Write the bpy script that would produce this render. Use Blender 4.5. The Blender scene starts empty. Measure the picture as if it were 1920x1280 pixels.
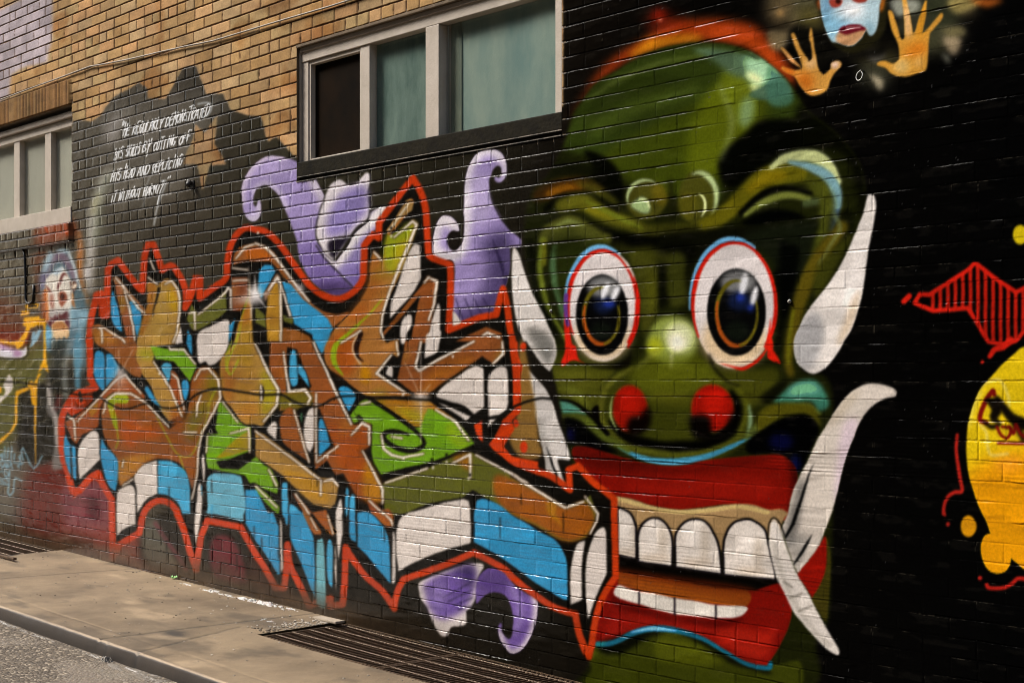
import bpy, bmesh, math, random
import numpy as np
from mathutils import Vector
R = math.radians
scene = bpy.context.scene
# ---------------------------------------------------------------- camera, light, exposure
# world: X runs along the wall (to the right), Y into the wall (wall face y = 0), Z up; the camera stands in the lane
FL, VX, DW, HZ = 2667., 2460., 4.415, 703.      # focal length in photo pixels, distance to the wall's vanishing point, distance to the wall, horizon row
NN = math.hypot(FL, VX)
CAMZ = 1.35
cam = bpy.data.cameras.new('camera'); co = bpy.data.objects.new('camera', cam); scene.collection.objects.link(co)
co.location = (0, -DW, CAMZ); co.rotation_euler = (R(90), 0, math.asin(FL / NN))
cam.sensor_width = 36; cam.lens = 36 * FL / 1920; cam.shift_y = (HZ - 640) / 1920
cam.clip_start = .05; cam.clip_end = 500
scene.camera = co
SUN_EL, SUN_AZ = 45, 234          # azimuth measured from +Y (north) clockwise
w = bpy.data.worlds.new('World'); scene.world = w; w.use_nodes = True
nt = w.node_tree; bg = nt.nodes['Background']
sky = nt.nodes.new('ShaderNodeTexSky'); sky.sky_type = 'NISHITA'; sky.sun_disc = False
sky.sun_elevation = R(SUN_EL); sky.sun_rotation = R(SUN_AZ); sky.air_density = 1.2; sky.dust_density = 4
nt.links.new(sky.outputs[0], bg.inputs[0]); bg.inputs[1].default_value = .11
sl = bpy.data.lights.new('sun', 'SUN'); so = bpy.data.objects.new('sun', sl); scene.collection.objects.link(so)
sl.energy = 2.6; sl.angle = R(16); sl.color = (1, .96, .91)
dv = Vector((math.sin(R(SUN_AZ)) * math.cos(R(SUN_EL)), math.cos(R(SUN_AZ)) * math.cos(R(SUN_EL)), math.sin(R(SUN_EL))))
so.rotation_euler = dv.to_track_quat('Z', 'Y').to_euler()
vs = scene.view_settings; vs.view_transform = 'Standard'; vs.look = 'None'; vs.gamma = 1; vs.use_curve_mapping = False
vs.exposure = 0.95
scene.cycles.filter_width = 1.0
OPH = 13.
def W(px, py, off=0.):
    """photo pixel -> (x, z) on the plane y = off"""
    u = px - 960.; d = DW + off
    return d * (VX * u / FL - FL) / (u + VX), CAMZ - (py - HZ) * d * NN / (u + VX) / FL
def PX(X, Z, off=0.):
    t = -X * FL / NN + (DW + off) * VX / NN; l = X * VX / NN + (DW + off) * FL / NN
    return 960 + FL * l / t, HZ - FL * (Z - CAMZ) / t
def GZ(X, y=0.): return CAMZ - 1.22 - .0205 * (X + 9.3) + .012 * y      # pavement height
# ---------------------------------------------------------------- mural paint engine (spray-can shapes laid on the wall plane)
CX0, CY0, CW, CH = 120, 160, 2300, 1640
PAINT = np.zeros((CH, CW, 3), np.float32)
IDS = np.zeros((CH, CW), np.int16)
CLIP = [None]
ORG = [0., 0., 1.]
def pts(s):
    out = []; crn = []
    for k in s.split():
        if k[0] == '@':
            k = k[1:]
            if k == 'F': ORG[:] = [0., 0., 1.]
            elif k[0] == 'Z':
                a, b, c = k[1:].split(','); ORG[:] = [float(a), float(b), float(c)]
            else: ORG[:] = [480. * int(k[0]), 320. * int(k[1]), 4.]
            continue
        c = k[0] == '!'
        x, y = k.lstrip('!').split(',')
        out.append((ORG[0] + float(x) / ORG[2], ORG[1] + float(y) / ORG[2])); crn.append(c)
    return np.array(out), crn
def curve(p, crn, closed, n=7):
    m = len(p); out = []
    rng = range(m if closed else m - 1)
    for i in rng:
        a, b = p[i], p[(i + 1) % m]
        p0 = a if crn[i] or (not closed and i == 0) else p[i - 1]
        j = (i + 1) % m
        p3 = b if crn[j] or (not closed and j == m - 1) else p[(i + 2) % m]
        for t in np.arange(n) / n:
            m0 = (b - p0) * .5 if p0 is not a else (b - a)
            m1 = (p3 - a) * .5 if p3 is not b else (b - a)
            h = 2 * t ** 3 - 3 * t * t
            out.append((h + 1) * a + (t ** 3 - 2 * t * t + t) * m0 - h * b + (t ** 3 - t * t) * m1)
    if not closed: out.append(p[-1])
    return np.array(out)
def rgb(c): return np.array([int(c[i:i + 2], 16) / 255 for i in (0, 2, 4)], np.float32)
def box1(a, r, ax):
    k = 2 * r + 1
    pad = [(0, 0), (0, 0)]; pad[ax] = (r + 1, r)
    c = np.cumsum(np.pad(a, pad), axis=ax, dtype=np.float64)
    n = a.shape[ax]
    if ax == 0: return ((c[k:k + n] - c[:n]) / k).astype(np.float32)
    return ((c[:, k:k + n] - c[:, :n]) / k).astype(np.float32)
BK = [1.]
def gblur(a, s):
    s = s * BK[0]
    r = max(1, int(round(s * .95)))
    for _ in range(3): a = box1(box1(a, r, 0), r, 1)
    return a
def put(mask, x0, y0, col, op, pid, thr=.5):
    h, w = mask.shape
    ax, ay = max(0, -x0), max(0, -y0)
    bx, by = min(w, CW - x0), min(h, CH - y0)
    if bx <= ax or by <= ay: return
    m = mask[ay:by, ax:bx] * op
    sl = (slice(y0 + ay, y0 + by), slice(x0 + ax, x0 + bx))
    if CLIP[0] is not None: m = m * CLIP[0][sl]
    PAINT[sl] += (rgb(col) - PAINT[sl]) * m[..., None]
    if pid is not None: IDS[sl][m > thr] = pid
def polymask(q, blur):
    pad = int(blur * 3) + 3
    x0 = int(np.floor(q[:, 0].min())) - pad; y0 = int(np.floor(q[:, 1].min())) - pad
    w = int(np.ceil(q[:, 0].max())) + pad - x0; h = int(np.ceil(q[:, 1].max())) + pad - y0
    m = np.zeros((h, w), np.float32)
    a = q - (x0, y0); b = np.roll(a, -1, 0)
    xs = np.arange(w, dtype=np.float32)
    for r in range(h):
        for sub in (.17, .5, .83):
            y = r + sub
            k = (a[:, 1] <= y) != (b[:, 1] <= y)
            if not k.any(): continue
            c = np.sort(a[k, 0] + (y - a[k, 1]) / (b[k, 1] - a[k, 1]) * (b[k, 0] - a[k, 0]))
            for i in range(0, len(c) - 1, 2):
                m[r] += (np.clip(c[i + 1] - xs, 0, 1) - np.clip(c[i] - xs, 0, 1)) / 3
    if blur: m = gblur(m, blur)
    return m, x0, y0
OFF = np.array([CX0, CY0])
def P(col, s, blur=0, cv=1, id=None, op=1.):
    p, c = pts(s)
    q = (curve(p, c, True) if cv else p) + OFF
    m, x0, y0 = polymask(q, blur)
    put(m, x0, y0, col, op, id)
def full(s, blur=0, cv=1):
    p, c = pts(s)
    q = (curve(p, c, True) if cv else p) + OFF
    m, x0, y0 = polymask(q, blur)
    M = np.zeros((CH, CW), np.float32)
    ay, ax = max(0, -y0), max(0, -x0); h, w = m.shape
    by, bx = min(h, CH - y0), min(w, CW - x0)
    M[y0 + ay:y0 + by, x0 + ax:x0 + bx] = m[ay:by, ax:bx]
    return M
def L(col, s, w=4, blur=0, cv=1, id=None, op=1.):
    p, c = pts(s)
    q = (curve(p, c, False) if cv else p) + OFF
    LQ(col, q, w, blur, id, op)
def LQ(col, q, w=4, blur=0, id=None, op=1.):
    if len(q) < 2: return
    W = np.interp(np.linspace(0, 1, len(q)), np.linspace(0, 1, len(w)), w) / 2 if isinstance(w, (list, tuple)) else np.full(len(q), w / 2.)
    pad = int(W.max() + blur * 3) + 3
    x0 = int(q[:, 0].min()) - pad; y0 = int(q[:, 1].min()) - pad
    wd = int(q[:, 0].max()) + pad - x0 + 1; h = int(q[:, 1].max()) + pad - y0 + 1
    m = np.zeros((h, wd), np.float32); a = q - (x0, y0)
    for i in range(len(a) - 1):
        r = max(W[i], W[i + 1]) + 2
        u0 = max(0, int(min(a[i, 0], a[i + 1, 0]) - r)); u1 = int(max(a[i, 0], a[i + 1, 0]) + r) + 2
        v0 = max(0, int(min(a[i, 1], a[i + 1, 1]) - r)); v1 = int(max(a[i, 1], a[i + 1, 1]) + r) + 2
        sub = m[v0:v1, u0:u1]
        if sub.size == 0: continue
        Y, X = np.mgrid[v0:v0 + sub.shape[0], u0:u0 + sub.shape[1]]
        d = a[i + 1] - a[i]; L2 = max(1e-6, d @ d)
        t = np.clip(((X + .5 - a[i, 0]) * d[0] + (Y + .5 - a[i, 1]) * d[1]) / L2, 0, 1)
        dist = np.hypot(X + .5 - a[i, 0] - t * d[0], Y + .5 - a[i, 1] - t * d[1])
        np.maximum(sub, np.clip(W[i] + (W[i + 1] - W[i]) * t - dist + .5, 0, 1), out=sub)
    if blur: m = gblur(m, blur)
    put(m, x0, y0, col, op, id)
def ell(cx, cy, rx, ry, rot=0., a0=0, a1=360, n=48):
    t = np.radians(np.linspace(a0, a1, n + 1)); x = rx * np.cos(t); y = ry * np.sin(t)
    c, s = np.cos(np.radians(rot)), np.sin(np.radians(rot))
    return np.stack([cx + x * c - y * s, cy + x * s + y * c], 1)
def E(col, cx, cy, rx, ry, rot=0, blur=0, op=1., id=None):
    m, x0, y0 = polymask(ell(cx, cy, rx, ry, rot)[:-1] + OFF, blur)
    put(m, x0, y0, col, op, id)
def A(col, cx, cy, rx, ry, a0, a1, w, rot=0, blur=0, id=None, op=1.):
    LQ(col, ell(cx, cy, rx, ry, rot, a0, a1) + OFF, w, blur, id, op)
def region(s, pid):
    IDS[full(s) > .5] = pid
# ---------------------------------------------------------------- what is painted on the wall, back to front
# part / sub-part ids: see PARTS below
# black ground coat: brownish at the left, deep black at the right
gx = np.arange(CW) - CX0
for c, v in enumerate(((78, 70, 56, 42, 29, 12, 5, 3), (70, 64, 50, 39, 26, 9, 4, 3), (56, 52, 40, 28, 17, 6, 3, 3))):
    PAINT[:, :, c] = (np.interp(gx, (0, 170, 330, 560, 900, 1080, 1300, 1900), v) / 255)[None]
TAN = full('@F -200,-300 1057,-300 1057,200 575,302 !550,291 536,274 !519,257 505,266 499,255 495,230 489,218 466,217 !433,206 429,194 424,187 420,176 !388,177 382,160 375,142 369,124 345,127 337,140 321,170 !312,186 !279,185 277,165 262,156 237,170 215,182 200,200 190,217 !172,229 !160,226 !136,227 !136,240 !-200,320', 1.2, 0)
STAR = full('@F 409,215 407,235 403,270 412,283 425,308 395,311 391,322 381,357 374,322 370,309 345,308 352,285 363,262 367,233 385,250', .8, 0)
TAN = np.maximum(TAN, STAR)
LAV = full('@F -200,60 0,20 50,-6 108,-20 100,0 99,75 92,100 90,118 50,125 22,140 19,180 0,192 -200,260', 2, 0)
P('4a453b', '@F 200,200 240,172 262,158 276,170 272,215 240,220 205,225', 5, op=.6)
P('33302a', '@F 344,130 369,126 384,170 400,180 425,180 440,215 400,210 340,175', 5, op=.5)
P('2b2a22', '@F 370,309 425,309 430,322 392,324 370,318', 2)
P('6f6a60', '@F 205,215 400,170 395,250 360,300 330,370 200,380 195,290', 14, op=.5)
# white spray glow arc
L('b9b4b6', '@F 222,222 214,235 208,262', 16, 9, op=.6)
L('c8c4c0', '@F 210,318 196,335 183,372 175,400 172,450 170,500 168,545', [4, 10, 12, 14, 10], 5, op=.75)
L('8f9a80', '@F 205,330 190,360 184,400 182,450', 14, 7, op=.5)
L('8a8454', '@F 185,366 178,385 176,400', 8, 4, op=.6)
L('a9642a', '@F 149,434 152,470 150,500 153,540 160,565', [6, 12, 10, 14], 3, op=.85)
E('e8e4ea', 163, 512, 4, 14, 0, 4, .8)
# warm rust wash, left
P('5a2410', '@F -100,560 20,560 60,640 40,660 0,650 -100,640', 14, op=.8)
P('7a1e0c', '@F -100,620 20,622 60,632 30,655 -100,650', 7, op=.8)
P('5c2a14', '@F 62,470 100,455 95,520 92,620 84,640 72,560', 6, op=.7)
P('5a180e', '@F 60,880 130,860 215,900 212,1030 60,1010 40,960', 12, op=.95)
P('6b3038', '@F 120,910 205,905 212,990 150,1015 125,990', 6, op=.9)
P('7a2e22', '@F 125,990 330,1010 335,1090 200,1060 130,1030', 8, op=.8)
P('4e3b34', '@F 108,1000 200,1020 215,1050 120,1030', 8, op=.6)
E('3a0c14', 176, 950, 12, 24, -10, 5, .8)
P('55580f', '@F -50,655 85,650 88,690 60,735 -50,745', 6, op=.5)
P('14120c', '@F 34,738 60,722 92,720 118,770 125,850 90,865 66,870 34,840', 3, op=.85)
P('4f5210', '@F -40,740 28,735 28,820 -40,870', 5, op=.5)
# black under the lettering, maroon and grey ovals between the drips
P('120f0a', '@F 500,1000 560,1080 640,1040 760,1090 900,1060 1120,1150 1130,1300 460,1300 430,1120', 16, op=.92)
P('1a1610', '@F 262,1040 270,990 300,962 330,965 365,1060 378,1060 390,985 460,990 520,1100 600,1140 600,1180 420,1120 300,1080', 5, op=.9)
P('4b483c', '@03 1075,140 1120,60 1180,60 1240,200 1290,300 1330,400 1240,420 1120,380 1070,280', 3, op=.9)
L('5a2a30', '@03 1170,80 1260,220 1340,330 1400,430', 7, 2.5, op=.9)
P('5a1e24', '@03 1580,260 1610,190 1680,170 1760,220 1820,340 1850,480 1840,540 1640,500 1590,420', 3, op=.95)
P('30170f', '@03 1860,300 2000,380 2200,640 1900,560', 6, op=.8)
# left small figure (bearded mask) 
P('4a6068', '@Z0,420,9.143 850,420 900,520 !960,460 1050,415 1150,430 1210,520 1290,700 1340,900 1400,1100 1480,1240 1500,1500 1500,1800 1480,2600 1380,2640 1350,2300 1150,2250 900,2200 850,1800 780,1400 700,1150 690,900 760,640 830,520', 3, id=31)
P('9db4c0', '@Z0,420,9.143 850,430 930,520 930,600 860,760 840,850 740,830 770,650 830,520', 3, op=.9)
P('7c6a8c', '@Z0,420,9.143 740,840 840,860 800,960 780,1050 760,1150 700,1080 700,900', 4, op=.85)
P('6c5768', '@Z0,420,9.143 950,500 1100,480 1180,560 1260,720 1330,900 1270,980 1180,820 1080,640 960,660 880,820 800,960 760,980 880,700', 3, op=.95)
P('a8c0cc', '@Z0,420,9.143 980,450 1060,415 1160,440 1200,490 1000,480', 2, op=.9)
L('b9c4c8', '@Z0,420,9.143 1190,500 1240,640 1290,760 1340,980 1380,1100', 5, 1, op=.8)
P('cfc8bc', '@Z0,420,9.143 780,1000 900,850 1050,740 1110,760 1180,880 1230,1000 1240,1280 1230,1700 1200,1760 860,1760 830,1600 800,1300', 1.5, id=31)
P('7f9fb8', '@Z0,420,9.143 920,820 1050,740 1100,760 1060,820 960,880', 2, op=.6)
P('5c2a28', '@Z0,420,9.143 1060,880 1110,830 1180,900 1110,880 1050,1020 990,1140 1000,1040', 1)
P('6b3028', '@Z0,420,9.143 780,1040 860,1110 890,1180 820,1130', 1)
P('5e3a2e', '@Z0,420,9.143 1210,980 1310,980 1330,1080 1260,1180 1230,1120', 1, op=.85)
P('e0cfb8', '@Z0,420,9.143 1255,1080 1300,1020 1330,1060 1270,1120', 1)
P('8a4a34', '@Z0,560,9.143 1010,-100 1080,-130 1150,-80 1160,20 1120,80 1070,140 1020,60', 1.5)
E('3a1410', 118, 556, 5, 6, 0, 1)
P('8a4a3a', '@Z0,560,9.143 860,-40 920,-80 930,150 900,180 870,100', 2, op=.85)
L('b8652a', '@Z0,560,9.143 790,-140 800,40 820,240 820,380', 7, 1.5, op=.9)
L('a8542a', '@Z0,560,9.143 760,-100 765,180 790,340', 7, 2, op=.7)
L('b06a32', '@Z0,560,9.143 1250,-80 1260,60 1290,160', 5, 1, op=.8)
P('5f5a60', '@Z0,560,9.143 870,200 1000,180 1190,180 1200,330 860,330', 2, op=.5)
P('4a1c22', '@Z0,560,9.143 !860,310 920,330 960,270 985,330 1020,250 1060,280 1150,220 1190,260 1190,330 1080,360 940,370 870,350', .8)
P('5c2a30', '@Z0,560,9.143 840,380 950,370 870,520 840,500', 1)
P('5c2a30', '@Z0,560,9.143 1110,370 1210,370 1200,500 1170,520', 1)
P('b98a58', '@Z0,560,9.143 870,500 930,420 1050,380 1120,420 1190,540 1190,640 !1140,690 1110,640 !1050,720 1030,650 !980,740 950,650 !900,690 880,620', 1, id=31)
P('d8bc94', '@Z0,560,9.143 880,540 1190,540 1170,600 !1140,680 1110,640 !1050,715 1030,650 !980,735 950,650 !900,680 880,600', 1.5, op=.8)
P('8a4a1e', '@Z0,560,9.143 930,440 1050,410 1120,450 1150,520 1000,490 900,520', 3, op=.7)
L('5f9ab8', '@Z0,560,9.143 800,480 830,560 830,700 860,850', [8, 18, 12], 2)
P('7fa4b4', '@Z0,560,9.143 1200,190 1300,150 1400,200 1500,180 1530,280 1480,450 1400,560 1390,1280 1300,1500 1280,900 1340,500 1220,480', 3, op=.9)
L('5c7a8c', '@Z0,560,9.143 1310,200 1330,400 1240,640 1300,900', 8, 3, op=.6)
P('262a26', '@Z0,560,9.143 880,740 1130,720 1150,900 1080,1280 1100,1500 900,1480 860,1000', 5, op=.9)
P('1d1c16', '@F 92,700 128,690 160,690 166,740 140,760 100,765', 6, op=.85)
L('a9b0ac', '@F 132,640 124,680 122,720 126,745', [5, 8, 6], 3, op=.6)
L('4f7f94', '@F 147,630 146,680 147,735', [12, 13, 8], 2, op=.9)
P('6f6a66', '@F 88,725 96,720 104,765 112,780 120,760 130,755 128,790 122,870 100,880 98,870 103,830 100,790 88,770', 2.5, op=.9)
L('9a928c', '@F 91,728 96,760 105,785 109,830', [5, 6, 9], 1.5, op=.9)
L('8a3030', '@F 112,745 108,765', 9, 3, op=.6)
# rust tints on sill edge bricks
P('8a3a1c', '@F 78,425 137,412 137,446 80,458', 6, op=.75)
L('b8481e', '@F 92,424 98,436', 3, 1); L('b8481e', '@F 128,415 134,440', 3, 1)
# yellow stencil figure, far left
for ki, s in enumerate(('@Z0,560,9.143 450,110 490,85 680,80 650,160 450,165', '@Z0,560,9.143 380,210 510,200 510,270 360,290',
          '@Z0,560,9.143 420,320 690,300 700,350 790,350 795,440 780,620 790,800 800,1050 830,1180 840,1280 760,1180 700,1230 650,1280 740,1060 755,800 750,450 650,450 600,480 530,500 480,640 400,800 310,880 285,870 285,800 150,780 0,745 0,690 200,730 330,710 430,570 460,480 400,460')):
    P('d99a10', s, .4, 0, id=(36, 37, 32)[ki])
P('2a2010', '@Z0,560,9.143 490,125 640,105 630,140 480,145', 0, 0)
for s in ('@Z0,700,5.333 385,0 415,0 380,60 375,200 370,260 360,900 352,895 345,320 325,310 310,250 305,170 280,130 275,100 320,70 340,100',
          '@Z0,700,5.333 290,130 290,165 190,210 180,230 175,500 130,580 0,710 0,660 110,570 150,480 155,230 160,175 220,150'):
    P('d99a10', s, .4, 0, id=32)
P('c8c4cc', '@Z0,560,9.143 0,780 100,820 280,870 400,870 470,800 460,960 380,1010 200,1020 0,1000', .8, 0, id=33)
P('9a6a94', '@Z0,560,9.143 0,780 100,800 330,880 380,940 330,990 230,980 240,900 120,870 0,860', 2, op=.8)
L('141208', '@Z0,560,9.143 0,1010 200,1030 380,1020 480,960 490,800 530,640', 2, .3)
P('7fa2b4', '@Z0,560,9.143 560,560 620,560 600,640 660,520 730,530 650,700 580,790 500,850 530,760', .6, 0)
P('c8beb6', '@Z0,700,5.333 90,10 130,60 125,160 60,240 0,295 0,235 40,220 60,170 35,120 60,70', .6, id=33)
P('d99a10', '@Z0,700,5.333 0,130 20,130 20,190 0,200', .4, 0)
# pale blue tag, far left
for s in ('0,830 20,800 25,860', '35,800 30,860', '50,730 55,850', '85,740 80,850', '120,730 115,860', '0,880 60,870 110,880', '10,900 30,950 50,900 70,950 85,900', '110,880 130,960', '140,890 240,895 180,920 200,940',
          '150,800 145,870', '190,830 210,880 205,810', '240,870 215,770 230,740 270,820 300,900 340,950 380,910 425,820', '0,980 60,970 100,1010 30,1060 0,1040', '40,990 80,1070', '0,1100 90,1110', '100,960 90,1130 85,1190 105,1225 140,1180 150,1060 160,1040 225,1070', '0,1070 60,1090', '60,890 90,940 120,900'):
    L('6f93a4', '@Z0,700,5.333 ' + s, 2.6, .4, cv=0, id=34)
# ---- quote
L('5c564e', '@F 300,250 330,300', 60, 20, op=.5)
# ---- purple curls
P('8f80ae', '@Z440,270,8 120,800 110,700 150,540 230,400 330,290 450,210 560,180 700,195 880,240 980,290 1080,310 1160,400 1240,560 1350,780 1350,840 1320,900 1290,1080 1240,1280 1240,1430 1330,1580 1420,1680 1560,1800 1800,1990 1920,2160 1880,2200 1700,2250 1450,2260 1200,2080 1080,1920 980,1700 940,1440 880,1280 830,1130 760,960 690,800 620,710 540,650 470,615 400,640 330,690 295,790 290,880 320,945 345,920 370,830 400,880 405,980 380,1100 300,1160 220,1130 150,1020', .5, id=41)
CLIP[0] = full('@Z440,270,8 120,800 110,700 150,540 230,400 330,290 450,210 560,180 700,195 880,240 980,290 1080,310 1160,400 1240,560 1350,780 1350,840 1320,900 1290,1080 1240,1280 1240,1430 1330,1580 1420,1680 1560,1800 1800,1990 1920,2160 1880,2200 1700,2250 1450,2260 1200,2080 1080,1920 980,1700 940,1440 880,1280 830,1130 760,960 690,800 620,710 540,650 470,615 400,640 330,690 295,790 290,880 320,945 345,920 370,830 400,880 405,980 380,1100 300,1160 220,1130 150,1020')
L('ccc0cc', '@Z440,270,8 130,900 120,720 200,480 380,260 560,190 760,215', 9, 4, op=.9)
L('c8c0d0', '@Z440,270,8 300,740 340,650 450,590 560,620 700,760 800,980', 8, 3.5, op=.7)
L('d0c8d4', '@Z440,270,8 390,900 390,1050 300,1150 200,1100', 12, 5, op=.9)
L('cac2c8', '@Z440,270,8 1000,400 1150,520 1250,680 1330,820 1300,960', [8, 16, 16, 10], 5, op=.85)
P('5b4788', '@Z440,270,8 900,1560 1300,1500 1900,1900 1920,2300 1200,2200', 14, op=.6)
P('2e2044', '@F 590,530 700,535 690,570 600,560', 9, op=.75)
P('aa9cc0', '@Z440,270,8 400,330 700,260 900,300 880,400 500,500 300,600 200,620', 8, op=.5)
CLIP[0] = None
P('cbc3c6', '@11 560,110 620,70 !650,75 700,110 760,90 800,50 !830,15 860,30 855,100 840,170 850,310 830,370 760,420 700,500 640,600 !600,660 560,630 490,560 460,500 455,440 480,330 500,260 530,180', .5, id=42)
P('7d70a4', '@11 670,150 830,120 835,310 760,390 690,470 560,500 530,440 560,300', 6)
P('1a1420', '@11 540,560 570,520 650,500 710,490 650,580 600,650 560,630', 2.5)
P('8275a6', '@11 930,275 985,280 960,340 !900,390 905,440 860,470 815,540 805,700 795,800 !730,885 600,730 610,680 700,560 740,480 840,390 860,320', .5, id=47)
CLIP[0] = full('@11 930,275 985,280 960,340 !900,390 905,440 860,470 815,540 805,700 795,800 !730,885 600,730 610,680 700,560 740,480 840,390 860,320')
L('d2cccc', '@11 960,290 870,380 760,480 660,640 600,720', [26, 22, 18, 12], 4)
P('5b4a88', '@11 700,760 860,700 800,900 700,900', 8, op=.7)
CLIP[0] = None
P('c8c0c8', '@11 !490,550 560,640 600,670 590,720 520,640', .5, id=46)
L('14110c', '@11 455,560 500,630 560,700 640,780 740,885', 2.5, .5)
L('14110c', '@11 520,200 490,280 462,380 455,470 480,560 540,640 600,665 700,540 750,450 840,380 870,310 930,272', 2, .4)
T3 = '@Z800,240,8 570,1280 575,1000 590,780 650,560 740,410 820,355 900,325 1000,320 1100,360 1160,430 1205,560 1200,700 1150,790 1090,820 1040,790 !1020,745 1110,700 1130,630 1110,575 1060,570 1000,630 965,720 950,830 970,970 1010,1120 1080,1260 @11 1900,440 @21 30,480 75,520 60,570 -10,575 @11 1905,640 1900,760 1870,870 1820,960 1790,1060 !1560,1140 1480,1050 1490,700 1400,670 1340,640 1330,560 1345,450 1370,380 1410,340 1470,350 1515,400 !1530,450 !1470,455 1440,500 1450,570 1490,600 1530,575 1560,520 1570,400 1560,250'
P('8f7fb0', T3, .5, id=43)
CLIP[0] = full(T3)
L('cfc8d0', '@Z800,240,8 1140,760 1200,600 1100,420 950,330 760,420 640,600 590,900 @11 1580,200 1570,420 1540,600 1480,640', [8, 14, 18, 20, 18, 26, 22, 20], 5)
L('cfc8cc', '@11 1500,420 1400,350 1350,470 1350,600 1450,660', 22, 5)
P('30264a', '@11 1700,540 1920,450 1920,1100 1480,1180 1480,1050 1640,1000 1740,760', 12, op=.8)
for k in range(5): L('1e1634', '@11 %d,%d %d,%d' % (1780 + k * 25, 520 + 60 * k, 1840 + k * 15, 700 + 80 * k), 3, 1.5, op=.6)
for k in range(4): L('1e1634', '@11 %d,960 %d,1120' % (1500 + k * 70, 1560 + k * 80), 3, 1.2, op=.6)
P('b9aecb', '@11 1600,60 1760,60 1780,300 1640,420', 8, op=.5)
CLIP[0] = None
E('120e0a', 852.5, 451, 12, 18.5, 0, 1)
E('1b180e', 936, 326, 5, 8, 10, .8)
L('100e08', '@11 1760,60 1770,200 1830,340 1920,450', 3, 1)
T4 = '@13 1225,530 1300,490 1480,420 1640,380 1710,400 1665,490 1660,600 1620,700 !1580,740 1580,830 1540,850 1470,860 1440,920 1400,925 1360,880 1330,820 1300,740 1280,700 1240,650 1225,590'
P('c6bcb8', T4, .6, id=44)
P('5a4288', '@13 1275,530 1480,430 1625,400 1640,560 1560,730 1400,800 1310,720 1280,620', 5)
P('2c1f4a', '@13 1480,430 1630,400 1635,560 1540,470', 6, op=.8)
for k in range(4): L('241a3c', '@13 %d,%d %d,%d' % (1400 + 40 * k, 640 + 30 * k, 1620, 520 + 60 * k), 2.5, 1, op=.7)
P('8a78ac', '@13 1300,560 1420,520 1420,700 1340,740', 7, op=.6)
T5 = '@13 !1650,640 1655,540 1690,460 1770,415 1920,470 @23 0,520 100,600 160,630 195,680 190,780 160,880 120,970 60,1040 0,1055 @13 1880,1020 1840,960 1820,880 1835,830 !1850,835 1850,900 1900,950 @23 5,900 15,800 0,720 @13 1880,630 1800,595 1720,620 1660,680'
P('62488e', T5, .6, id=45)
CLIP[0] = full(T5)
L('cfc4c8', '@23 170,640 190,720 160,880 90,1010 0,1050 @13 1860,990 1830,900', 12, 4)
P('38245c', '@13 1660,480 1800,420 1920,480 1900,600 1700,600', 8, op=.6)
L('aa9cc4', '@23 0,560 60,680 60,800 20,900', 10, 5, op=.5)
CLIP[0] = None
# ---- demon
P('8c2e0a', '@20 440,900 560,690 640,560 760,440 900,350 1040,270 1180,180 1400,150 1600,150 1800,190 1920,280 @30 100,420 200,560 160,640 -40,420 @20 1800,360 1500,300 1200,320 900,440 640,640', 7, id=1)
L('c07a10', '@20 900,420 1060,330 1250,290 1420,290', [8, 24, 22, 8], 6, op=.95)
L('b84410', '@20 1500,250 1750,290 1900,400 @30 60,480', 18, 8, op=.8)
E('c81e08', 1237, 30, 12, 9, 0, 8); E('f09070', 1238, 38, 4, 3, 0, 2)
P('7a1c08', '@20 1020,120 1280,140 1300,260 1080,280 1020,200', 10, op=.5)
BK[0] = .62
HEAD = '@F 1062,262 1075,217 1100,180 1120,155 1160,132 1190,112 1222,99 1260,87 1310,81 1360,84 1397,94 1422,107 1440,120 1465,140 1482,158 1500,185 1515,210 1560,245 1600,290 1620,340 1620,400 1600,460 1570,540 1530,620 1500,690 1545,705 1560,740 1562,800 1560,1000 1557,1080 1553,1160 1530,1200 1500,1300 1110,1300 1104,1250 1140,1200 1150,1150 1150,950 1080,880 1060,800 1040,700 1020,640 1005,560 990,500 985,440 990,390 1005,350 1030,330'
P('1c2006', HEAD, 5, id=1)
CLIP[0] = full(HEAD, 4)
P('33410f', '@F 1075,217 1120,155 1200,108 1310,80 1400,92 1480,158 1500,210 1440,240 1380,280 1350,320 1340,380 1200,340 1160,300 1060,280', 8)
P('3f4a0a', '@F 1130,300 1180,260 1400,150 1440,240 1370,290 1345,350 1280,370 1180,340', 12)
P('5f6a0c', '@F 1300,230 1340,160 1400,130 1420,230 1370,280 1340,330 1290,320', 14, op=.9)
P('6d7a14', '@F 1360,120 1400,130 1420,170 1400,240 1360,190', 9, op=.7)
P('56704a', '@20 1360,360 1700,390 1880,450 @30 80,600 170,680 140,720 -80,620 @20 1640,560 1540,480', 8, op=.95)
E('6fa070', 1423, 122, 30, 18, 32, 10, .9); E('7fa878', 1436, 158, 32, 16, 40, 9, .9)
E('6c9a72', 1440, 150, 44, 30, 45, 11, .75); E('9cc49c', 1428, 134, 34, 18, 35, 8, .9); E('88ac80', 1400, 210, 14, 30, 10, 9, .6); E('dfe8a8', 1414, 146, 17, 8, 30, 6, 1); E('d8e09a', 1424, 170, 19, 8, 30, 6, .95)
P('4c6e4a', '@Z1300,60,5.333 560,620 840,480 960,540 960,600 700,680', 4, op=.9)
P('1a2006', '@20 560,700 700,610 1200,560 1380,800 900,960 600,900', 20, op=.35)
L('26300c', '@20 1000,400 1300,345 1600,345 1850,440', 6, 4, op=.8)
# brow shade right
P('040502', '@Z1300,60,5.333 260,1400 250,1300 300,1200 400,1100 520,1010 640,900 780,870 1000,880 1250,940 1500,1060 1500,1150 1200,1150 1000,1180 840,1240 740,1330 640,1420 560,1470 480,1530 380,1560 290,1500', 6)
P('070802', '@F 1500,200 1560,240 1620,300 1620,420 1590,300 1540,275 1500,262', 10)
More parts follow.
